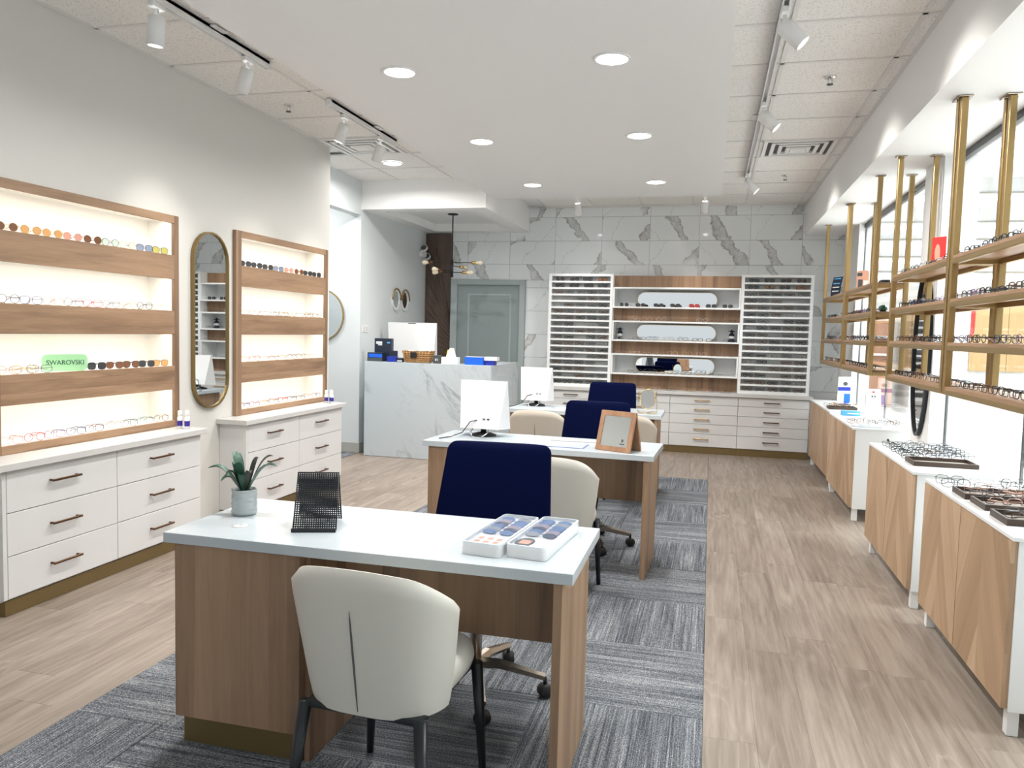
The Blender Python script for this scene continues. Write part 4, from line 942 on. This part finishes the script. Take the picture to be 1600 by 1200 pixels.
MB().lathe([(0, 0), (.027, 0), (.027, .002), (0, .002)], n=28, cap=False).build('disc', 'white_plastic', co); B(-.006, .006, .004, .008, .002, .0024).build('mark', 'dark_gray', co)
# perforated phone stand
ps = thing('perforated_stand', 'dark grey perforated metal easel stand on the front desk', 'stand', (-1.315, 2.42, DT), .35)
def perf(w0, w1, p0, p1, n, m_, th=.0016):
    """perforated sheet from lower edge p0 (half width w0) to upper edge p1 (half width w1)"""
    mb = MB(); p0 = Vector(p0); p1 = Vector(p1); nrm = (p1-p0).cross(Vector((1, 0, 0))).normalized()*th
    for j in range(m_+1):
        for i in range(n+1):
            def P(u, v):
                c = p0.lerp(p1, v); return Vector(((2*u-1)*(w0+(w1-w0)*v), c.y, c.z))
            pass
    du, dv = 1/n, 1/m_
    for j in range(m_):
        for i in range(n):
            u0, u1, v0, v1 = i*du, (i+1)*du, j*dv, (j+1)*dv; uc, vc = (u0+u1)/2, (v0+v1)/2
            def P(u, v):
                c = p0.lerp(p1, v); return Vector(((2*u-1)*(w0+(w1-w0)*v), c.y, c.z))
            sq_ = [P(u0, v0), P(uc, v0), P(u1, v0), P(u1, vc), P(u1, v1), P(uc, v1), P(u0, v1), P(u0, vc)]
            hr = .27
            ho = [P(uc+hr*du*math.cos(t_), vc+hr*dv*math.sin(t_)) for t_ in (-3*PI/4, -PI/2, -PI/4, 0, PI/4, PI/2, 3*PI/4, PI)]
            mb.add(sq_+ho, [(k, (k+1) % 8, 8+(k+1) % 8, 8+k) for k in range(8)])
    return mb
perf(.072, .07, (0, -.045, .006), (0, .04, .185), 19, 26).build('front_sheet', 'black_metal', ps)
perf(.072, .07, (0, .11, .002), (0, .04, .185), 19, 24).build('back_sheet', 'black_metal', ps)
m = MB()
for s in (-1, 1): m.tube([(s*.073, -.047, .004), (s*.0705, .04, .186), (s*.073, .111, .003)], .0024, 5)
m.tube([(-.0705, .04, .186), (.0705, .04, .186)], .0025, 5); m.build('edge_wire', 'black_metal', ps)
m = MB(); m.box(-.075, .075, -.072, -.044, 0, .004, .001); m.box(-.075, .075, -.074, -.07, 0, .014, .001); m.build('lip', 'black_metal', ps)
# lens cases
def lens_case(x, y, rz, variant, label):
    t = thing('lens_case', label, 'case', (x, y, DT), rz)
    hw, hd = .066, .2
    MB().prism(rrect(-hw, hw, 0, 2*hd, .018, 5), 0, .032, 'z').build('tray', 'white_plastic', t)
    O = rrect(-hw, hw, 0, 2*hd, .018, 5); I = rrect(-hw+.006, hw-.006, .006, 2*hd-.006, .014, 5)
    MB().frame(O, I, .032, .042, 'z').build('rim', 'clear_plastic', t)
    for c in (-1, 1):
        for r_ in range(6):
            y0 = .16+.036*r_
            col = ['sample_blue', 'sample_grey', 'sample_blue', 'sample_dark', 'sample_violet', 'sample_blue'][(r_+(c > 0)*2+variant) % 6]
            MB().prism(ellipse(c*.03, .0, .025, .0145, 16), -.0012, .0012, 'z').xf(Matrix.Translation((0, y0, .0325)) @ Matrix.Rotation(.25, 4, 'X') @ Matrix.Translation((0, 0, .006))).build('sample_lens', col, t)
    if variant == 0:
        B(-.05, .05, .02, .12, .0325, .034).build('card', 'paper', t)
        for i in range(3):
            for j in range(2): B(-.04+.032*i, -.022+.032*i, .035+.04*j, .06+.04*j, .034, .0345).build('print', 'skin_print', t)
    else:
        B(.0, .055, .02, .12, .0325, .034).build('card', 'paper', t); MB().prism(ellipse(-.025, .07, .03, .05, 18), .0325, .035, 'z').build('print', 'dark_gray', t); B(-.04, -.005, .045, .09, .035, .0356).build('print', 'skin_print', t)
    MB().prism(rrect(-hw+.004, hw-.004, .004, 2*hd-.004, .016, 5), .0425, .0445, 'z').build('lid', 'cover', t)
lens_case(-.672, 2.275, -.1, 0, 'clear-lidded white case of tinted sample lenses with small photo card'); lens_case(-.53, 2.288, -.1, 1, 'clear-lidded white case of tinted sample lenses nearest the desk end')
# middle desk: framed mirror, mats
wmr = thing('framed_table_mirror', 'wood framed tent mirror with small black logo on the middle desk', 'mirror', (-.545, 4.6, DT), -.42)
def tent(y0, sgn, nm, mat): pass
ang = .28; fr = Matrix.Rotation(-ang, 4, 'X')
MB().frame([(-.12, 0), (.12, 0), (.12, .245), (-.12, .245)], [(-.092, .03), (.092, .03), (.092, .215), (-.092, .215)], -.006, .006, 'y').xf(fr).build('frame', 'wood_cork', wmr)
gl = MB(); gl.box(-.094, .094, -.002, .004, .028, .217); gl.xf(fr).build('glass', 'mirror', wmr)
B(-.12, .12, -.006, .006, 0, .245, .001).xf(Matrix.Translation((0, .135, 0)) @ Matrix.Rotation(ang, 4, 'X')).build('back_leg', 'wood_cork', wmr)
m = MB(); m.frame([(.05, .06), (.062, .06), (.062, .078), (.05, .078)], [(.0525, .0625), (.0595, .0625), (.0595, .0755), (.0525, .0755)], -.003, -.002, 'y'); m.box(.04, .072, -.003, -.002, .047, .051); m.box(.054, .058, -.003, -.002, .066, .072); m.xf(fr).build('logo', 'black', wmr)
dm = thing('desk_mat', 'pale lilac writing mat with dark blue edge on the middle desk', 'desk mat', (-.92, 4.72, DT), -.04)
B(-.2, .2, -.09, .1, 0, .002).build('edge', 'mat_edge', dm); B(-.19, .19, -.08, .09, .002, .003).build('sheet', 'mat_blue', dm)
tag(B(-1.0, -.66, 4.9, 4.95, DT, DT+.012, .003).build('pupil_ruler', 'white_plastic'), 'long white ruler bar lying behind the lilac desk mat', 'ruler')
for loc, lab in (((-1.66, 4.84, DT), 'pale card lying at the end of the middle desk beside the monitor cable'), ((-.36, 4.72, DT), 'pale card lying beside the wood framed mirror')):
    tag(B(-.035, .035, -.025, .025, 0, .0015).build('paper_card', 'paper'), lab, 'card').location = loc
# gold table mirror on third desk
gmx = thing('gold_table_mirror', 'oval table mirror in a gold wire stand on the far desk', 'mirror', (-.525, 6.95, DT))
E_ = ellipse(0, .13, .066, .09, 32); tl = Matrix.Translation((0, 0, .13)) @ Matrix.Rotation(-.3, 4, 'X') @ Matrix.Translation((0, 0, -.13))
MB().tube([(p[0], 0, p[1]) for p in E_], .004, 6, True).xf(tl).build('rim', 'gold', gmx); MB().prism(ellipse(0, .13, .064, .088, 32), -.002, .003, 'y').xf(tl).build('glass', 'mirror', gmx)
m = MB()
for s in (-1, 1): m.tube([(s*.07, 0, .13), (s*.078, -.01, .2), (s*.085, .0, .01), (s*.07, -.045, .004)], .0025, 5); m.tube([(s*.085, 0, .01), (s*.08, .05, .004)], .0025, 5)
m.tube([(-.07, -.045, .004), (.07, -.045, .004)], .0025, 5); m.tube([(-.08, .05, .004), (.08, .05, .004)], .0025, 5); m.tube([(-.085, 0, .02), (.085, 0, .02)], .003, 5); m.build('wire_stand', 'gold', gmx)
rbox('paper_stack', 'loose white papers lying beside the far monitor', 'papers', -1.3, 7.0, .15, .1, .006, 'paper', rz=.3, z=DT)

# ------------------------------------------------------------------ right side: brass racks
RX0, RX1 = 1.205, 1.462; PS = .034
RZS = [1.902, 1.676, 1.448, 1.215]
rackn = {'A': 'nearest the entrance', 'B': 'before the pillar', 'C': 'past the pillar', 'D': 'by the marble wall'}
def rack(y0, y1, key, skipL=False):
    t = thing('brass_display_rack', 'ceiling-hung brass rack with four wooden shelves %s' % rackn[key], 'display rack', (RX0, y0, 0))
    W = y1-y0; D_ = RX1-RX0; zb = 1.172
    for y in (0, W-PS):
        for x in (0, D_-PS):
            B(x, x+PS, y, y+PS, zb, SZ-.008, .003).build('post', 'brass', t)
            B(x-.018, x+PS+.018, y-.012, y+PS+.012, SZ-.0085, SZ-.0005, .002).build('ceiling_plate', 'nickel', t)
    for z in RZS:
        for x in (0, D_-PS): B(x+.003, x+PS-.003, PS, W-PS, z-.044, z-.018, .002).build('rail', 'brass', t)
        for y in (0, W-PS): B(PS, D_-PS, y+.003, y+PS-.003, z-.044, z-.018, .002).build('rail', 'brass', t)
        B(.004, D_-.004, PS, W-PS, z-.018, z, .001).build('shelf', 'wood_shelf', t)
    return t
RK = {'A': (3.16, 4.555), 'B': (4.585, 5.935), 'C': (6.565, 7.89), 'D': (7.92, 9.345)}
for k, (a, b) in RK.items(): rack(a, b, k)
gd = ['black', 'black', 'black', 'tortoise', 'grey', 'brown', 'black', 'black', 'navy', 'silver', 'black', 'purple']
def rack_row(key, zi, ya, yb, n, yaw=.15, skip=0):
    for i in range(n):
        if rg.random() < skip: continue
        y = ya+(yb-ya)*(i+.5)/n
        shp = SHAPES[rg.randrange(4)]; c = gd[rg.randrange(len(gd))]; th = rg.choice([.002, .0026, .003]) if key in 'AB' else .0028
        glasses((RX0+.058+rg.uniform(-.003, .004), y, RZS[zi]+.0003), -PI/2+yaw+rg.uniform(-.005, .005), c, shp,
                'on the %s shelf of the brass rack %s' % (ordn[zi], rackn[key]), 'eyeglasses on the %s shelf of the brass rack %s' % (ordn[zi], rackn[key]), r=th, lens='lens_clear' if key in 'A' else None, scale=.88)
for k in 'AB':
    a, b = RK[k]
    for zi in range(4): rack_row(k, zi, a+.036, b-.05, 10, .15, .04)
for zi in (1, 2, 3): rack_row('C', zi, RK['C'][0]+(.33 if zi == 1 else .08), RK['C'][1]-.06, 7 if zi == 1 else 9); rack_row('D', zi, RK['D'][0]+.08, RK['D'][1]-.06, 6 if zi == 1 else 9)
# props on the racks
pc = thing('counter_card', 'curved navy counter card with pale lines on the top shelf by the marble wall', 'card', (1.27, 8.75, RZS[0]+.0003), .5)
rows = [[(-.03+.03*(j/6)**2, yy, .0+.2*j/6) for yy in (-.075, .075)] for j in range(7)]
m = MB(); m.grid(rows); m.grid([[(p[0]+.003, p[1], p[2]) for p in r] for r in rows]); m.build('card', 'navy_box', pc)
for z in (.05, .09, .13, .18): B(-.034+.03*(z/.2)**2, -.03+.03*(z/.2)**2, -.05, .05, z-.004, z+.006).build('line', 'light_blue' if z > .1 else 'white_plastic', pc)
B(-.03, .04, -.06, .06, 0, .003).build('foot', 'navy_box', pc)
ph = thing('photo_cutout', 'small photo cutout of people on the top brass shelf before the glass', 'photo', (1.3, 7.55, RZS[0]+.0003), -.6)
MB().prism(rrect(-.055, .055, 0, .17, .02), -.003, .003, 'y').build('card', 'skin_print', ph); B(-.04, 0, -.0035, .0035, .01, .09).build('print', 'dark_gray', ph); B(-.05, -.005, -.0036, .0036, .12, .15).build('print', 'dark_gray', ph); B(.01, .05, -.0036, .0036, .0, .08).build('print', 'paper', ph); B(-.03, .03, -.03, .03, 0, .003).build('foot', 'paper', ph)
rd = thing('red_card', 'bright red card with pale figure on the top brass shelf before the pillar', 'card', (1.428, 5.66, RZS[0]+.0003), -.9)
B(-.05, .05, -.002, .002, 0, .235).build('card', 'red', rd); MB().prism(ellipse(-.008, .13, .02, .06, 14), -.003, .003, 'y').build('figure', 'skin_print', rd); B(-.02, .02, -.016, .016, 0, .002).build('foot', 'red', rd)
gc = thing('glasses_case', 'shiny dark teal hard glasses case on the second brass shelf', 'case', (1.33, 6.78, RZS[1]+.0003), 1.45)
MB().grid([[(-.08, .035*math.cos(a)*.0, .03+.0*math.sin(a)) for a in [2*PI*k/16 for k in range(16)]]]+[[(-.08+.16*f, .035*math.sin(PI*min(.96, f*.9+.08))**.5*math.cos(a), .03+.03*math.sin(PI*min(.96, f*.9+.08))**.5*math.sin(a)) for a in [2*PI*k/16 for k in range(16)]] for f in (0.02, .1, .25, .5, .75, .9, .98)], True, True).build('shell', 'teal_glass', gc); B(-.07, .07, -.025, .025, 0, .006).build('foot', 'black', gc)
bo = thing('glasses_case', 'flat black folded glasses case on the top shelf of the rack past the pillar', 'case', (1.33, 6.78, RZS[0]+.0003), 1.5)
MB().prism(rrect(-.085, .085, -.035, .035, .03), 0, .028, 'z').build('shell', 'black', bo); MB().prism(rrect(-.06, .02, -.02, .02, .015), .028, .0295, 'z').build('patch', 'white_plastic', bo)

# ---- oak-fronted cabinets under the racks
def clip(poly, x0, x1, z0, z1):
    def cl(P, f, ins):
        out = []
        for i in range(len(P)):
            a, b = P[i], P[(i+1) % len(P)]; ia, ib = ins(a), ins(b)
            if ia: out.append(a)
            if ia != ib: t_ = f(a, b); out.append((a[0]+(b[0]-a[0])*t_, a[1]+(b[1]-a[1])*t_))
        return out
    for ax, v, sgn in ((0, x0, 1), (0, x1, -1), (1, z0, 1), (1, z1, -1)):
        poly = cl(poly, lambda a, b: (v-a[ax])/(b[ax]-a[ax]), lambda p: sgn*(p[ax]-v) >= -1e-9)
        if len(poly) < 3: return []
    return poly
def oak_cabinet(y0, y1, xf, label, seed):
    t = thing('oak_front_cabinet', label, 'cabinet', (xf, y0, 0)); W = y1-y0; D_ = 1.535-xf; zt = .752
    B(.022, D_, 0, W, .1, zt-.016, .001).build('carcass', 'cab_white', t)
    B(.0, D_, -.004, W+.004, zt-.016, zt, .0015).build('top_panel', 'cab_white', t)
    for y in (.02, W-.06):
        for x in (.03, D_-.07): B(x, x+.04, y, y+.04, .001, .1, .002).build('leg', 'cab_white', t)
    r_ = random.Random(seed)
    for d in range(2):
        a, b = d*W/2+.003, (d+1)*W/2-.003; z0, z1 = .112, zt-.018
        dr = B(.012, .0215, a, b, z0, z1, .0).build('door', 'oak', t)
        mid = (a+b)/2; sl = 2.1; st = .26
        for half, (u0, u1, sg) in enumerate(((a, mid, 1), (mid, b, -1))):
            c = z0-1.2
            while c < z1+1.2:
                hh = st*r_.choice([.75, 1, 1.3])
                poly = [(u0, c+sg*sl*(0)), (u1, c+sg*sl*(u1-u0)), (u1, c+sg*sl*(u1-u0)+hh), (u0, c+hh)]
                if sg < 0: poly = [(u0, c+sl*(u1-u0)), (u1, c), (u1, c+hh), (u0, c+sl*(u1-u0)+hh)]
                poly = clip(poly, u0, u1, z0, z1)
                if len(poly) >= 3:
                    cx = sum(p[0] for p in poly)/len(poly); cz = sum(p[1] for p in poly)/len(poly)
                    sh = [(p[0]-cx, p[1]-cz) for p in poly]
                    rr = math.atan2(1, sl)*-sg                     # grain along the slat
                    ob = MB().prism(sh, -.0006-r_.random()*.0006, .012, 'x')
                    R_ = Matrix.Rotation(rr, 4, 'X'); ob.xf(R_.inverted())
                    o_ = ob.build('oak_slat', 'oak', dr, loc=(0, cx, cz)); o_.rotation_euler = (rr, 0, 0)
                c += hh
    return t
CB = [(3.12, 4.30, 1.088, 'white cabinet with chevron oak doors holding the brown trays, nearest the entrance'), (4.50, 5.68, 1.078, 'white cabinet with chevron oak doors holding the empty brown tray'), (6.58, 7.84, 1.122, 'white cabinet with chevron oak doors past the pillar mirror'), (7.95, 9.44, 1.14, 'white cabinet with chevron oak doors beside the marble wall')]
for k, (a, b, x, lab) in enumerate(CB): oak_cabinet(a, b, x, lab, 20+k)
CT = .7523
om = thing('oval_wall_mirror', 'tall oval wall mirror with black rim on the white pillar', 'mirror', (1.4995, 6.17, 1.36))
MB().frame(ellipse(0, 0, .215, .6, 40), ellipse(0, 0, .195, .58, 40), -.03, -.001, 'x').build('rim', 'black_metal', om); MB().prism(ellipse(0, 0, .197, .582, 40), -.016, -.002, 'x').build('glass', 'mirror', om)
def tray(x, y, wx, wy, label, rz=0):
    t = thing('brown_tray', label, 'tray', (x, y, CT), rz); a, b = wx/2, wy/2
    MB().frame([(-a, -b), (a, -b), (a, b), (-a, b)], [(-a+.01, -b+.01), (a-.01, -b+.01), (a-.01, b-.01), (-a+.01, b-.01)], 0, .026, 'z').build('rim', 'tray_brown', t)
    B(-a+.01, a-.01, -b+.01, b-.01, 0, .006).build('base', 'tray_felt', t); return t
tray(1.295, 4.82, .33, .2, 'empty brown wooden tray on the cabinet past the entrance one')
TR = [(1.285, 3.89, 'brown tray of frames next to the loose glasses'), (1.295, 3.665, 'brown tray of frames between two other trays'), (1.29, 3.40, 'brown tray of frames beside the white canister')]
for x, y, lab in TR: tray(x, y, .32, .19, lab)
tray(1.3, 8.3, .26, .2, 'brown tray of tortoise frames on the cabinet beside the marble wall')
gl2 = ['black', 'black', 'grey', 'tortoise', 'black', 'grey', 'navy', 'brown', 'rose', 'clear']
def loose(x, y, z, c, place, group, folded=True, lens=None, turn=.2):
    glasses((x, y, z+.0003), rg.uniform(-turn, turn), c, SHAPES[rg.randrange(4)], place, group, r=.0017, folded=folded, lens=lens)
for i in range(3):
    for j in range(7): loose(1.188+.138*i, 5.0+.086*j+.012*i, CT, gl2[rg.randrange(7)], 'lying loose on the cabinet behind the empty tray', 'loose eyeglasses behind the empty tray', lens='lens_clear')
for i in range(3):
    for j in range(2): loose(1.165+.138*i, 4.07+.1*j+rg.uniform(-.01, .01), CT, gl2[rg.randrange(10)], 'lying loose behind the brown trays', 'loose eyeglasses behind the brown trays', lens='lens_clear')
for x, y, lab in TR:
    for i in range(2):
        for j in range(2): loose(x-.07+.14*i, y-.05+.075*j, CT+.006, ['tortoise', 'rose', 'grey', 'brown', 'black'][rg.randrange(5)], 'in the '+lab.replace(' of frames', ''), 'eyeglasses in the '+lab.replace(' of frames', ''), turn=.12)
for i in range(3):
    for j in range(3): loose(1.195+.138*i, 6.8+.1*j, CT, ['tortoise', 'rose', 'black', 'grey', 'brown'][rg.randrange(5)], 'lying on the cabinet past the pillar mirror', 'eyeglasses on the cabinet past the pillar mirror')
for j in range(4): loose(1.3, 8.3-.08+.043*j, CT+.006, ['tortoise', 'black', 'gold', 'brown'][j], 'in the tray beside the marble wall', 'eyeglasses in the tray beside the marble wall', turn=.04)
for i in range(5): loose(1.22+.06*i, 8.5+.09*(i % 3), CT, ['tortoise', 'gold', 'black'][i % 3], 'lying behind the tray beside the marble wall', 'eyeglasses behind the tray beside the marble wall')
rbox('leaflet_box', 'light blue leaflet box with white stripe on the cabinet past the pillar mirror', 'box', 1.27, 7.62, .16, .06, .045, 'light_blue', [('stripe', 'white_plastic', (-.03, .07, -.0312, -.03, .018, .028))], 0, CT)
rbox('price_board', 'flat pale blue tray card lying at the cabinet end', 'card', 1.24, 6.68, .22, .07, .012, 'lens_tray', [('print', 'light_blue', (-.06, .02, -.02, .01, .012, .0126))], 0, CT)
tc_ = thing('tent_card', 'tall white tent card with pink mark and small glasses print before the glass front', 'card', (1.42, 7.35, CT), .25)
for s, an in ((0, -.16), (1, .16)): B(-.065, .065, -.001, .001, 0, .27).xf(Matrix.Translation((0, .086*s, 0)) @ Matrix.Rotation(an, 4, 'X')).build('panel', 'paper', tc_)
m = MB(); m.box(-.01, .012, -.0018, -.0012, .235, .25); m.xf(Matrix.Rotation(-.16, 4, 'X')); m.build('mark', 'red', tc_)
m = MB(); m.box(-.02, -.003, -.0018, -.0012, .195, .212); m.box(.005, .02, -.0018, -.0012, .195, .212); m.xf(Matrix.Rotation(-.16, 4, 'X')); m.build('print', 'dark_gray', tc_)
bd = thing('blue_counter_display', 'blue and white counter display with round print beside the marble wall', 'display', (1.4, 8.85, CT), .3)
B(-.07, .07, -.003, .003, 0, .3, .002).build('back_card', 'white_plastic', bd); B(-.068, .068, -.0045, -.003, .15, .19).build('band', 'blue_box', bd); B(.0, .068, -.0045, -.003, .02, .12).build('print', 'blue_bright', bd); MB().prism(ellipse(.01, .225, .026, .022, 18), -.0045, -.003, 'y').build('print', 'dark_gray', bd); B(-.06, .06, -.05, .03, 0, .01).build('foot', 'blue_box', bd)
cn = thing('white_canister', 'plain white cylindrical canister on the cabinet nearest the entrance', 'canister', (1.245, 3.22, CT))
MB().lathe([(0, 0), (.045, 0), (.047, .004), (.047, .1), (.043, .108), (0, .108)], n=28, cap=False).build('body', 'white_plastic', cn); MB().lathe([(.0474, .0), (.0474, .004)], n=28, cap=False).build('base_ring', 'counter_edge', cn)
cbm = thing('black_cable', 'short black cable rising behind the cabinet past the pillar mirror', 'cable', (1.4, 6.52, .42))
MB().tube([(0, 0, -.02), (.0, 0, .12), (-.012, .0, .2), (-.025, 0, .25)], .004, 6).build('cord', 'black', cbm); MB().tube([(-.025, 0, .25), (-.035, 0, .262)], .008, 8).build('plug', 'black', cbm)
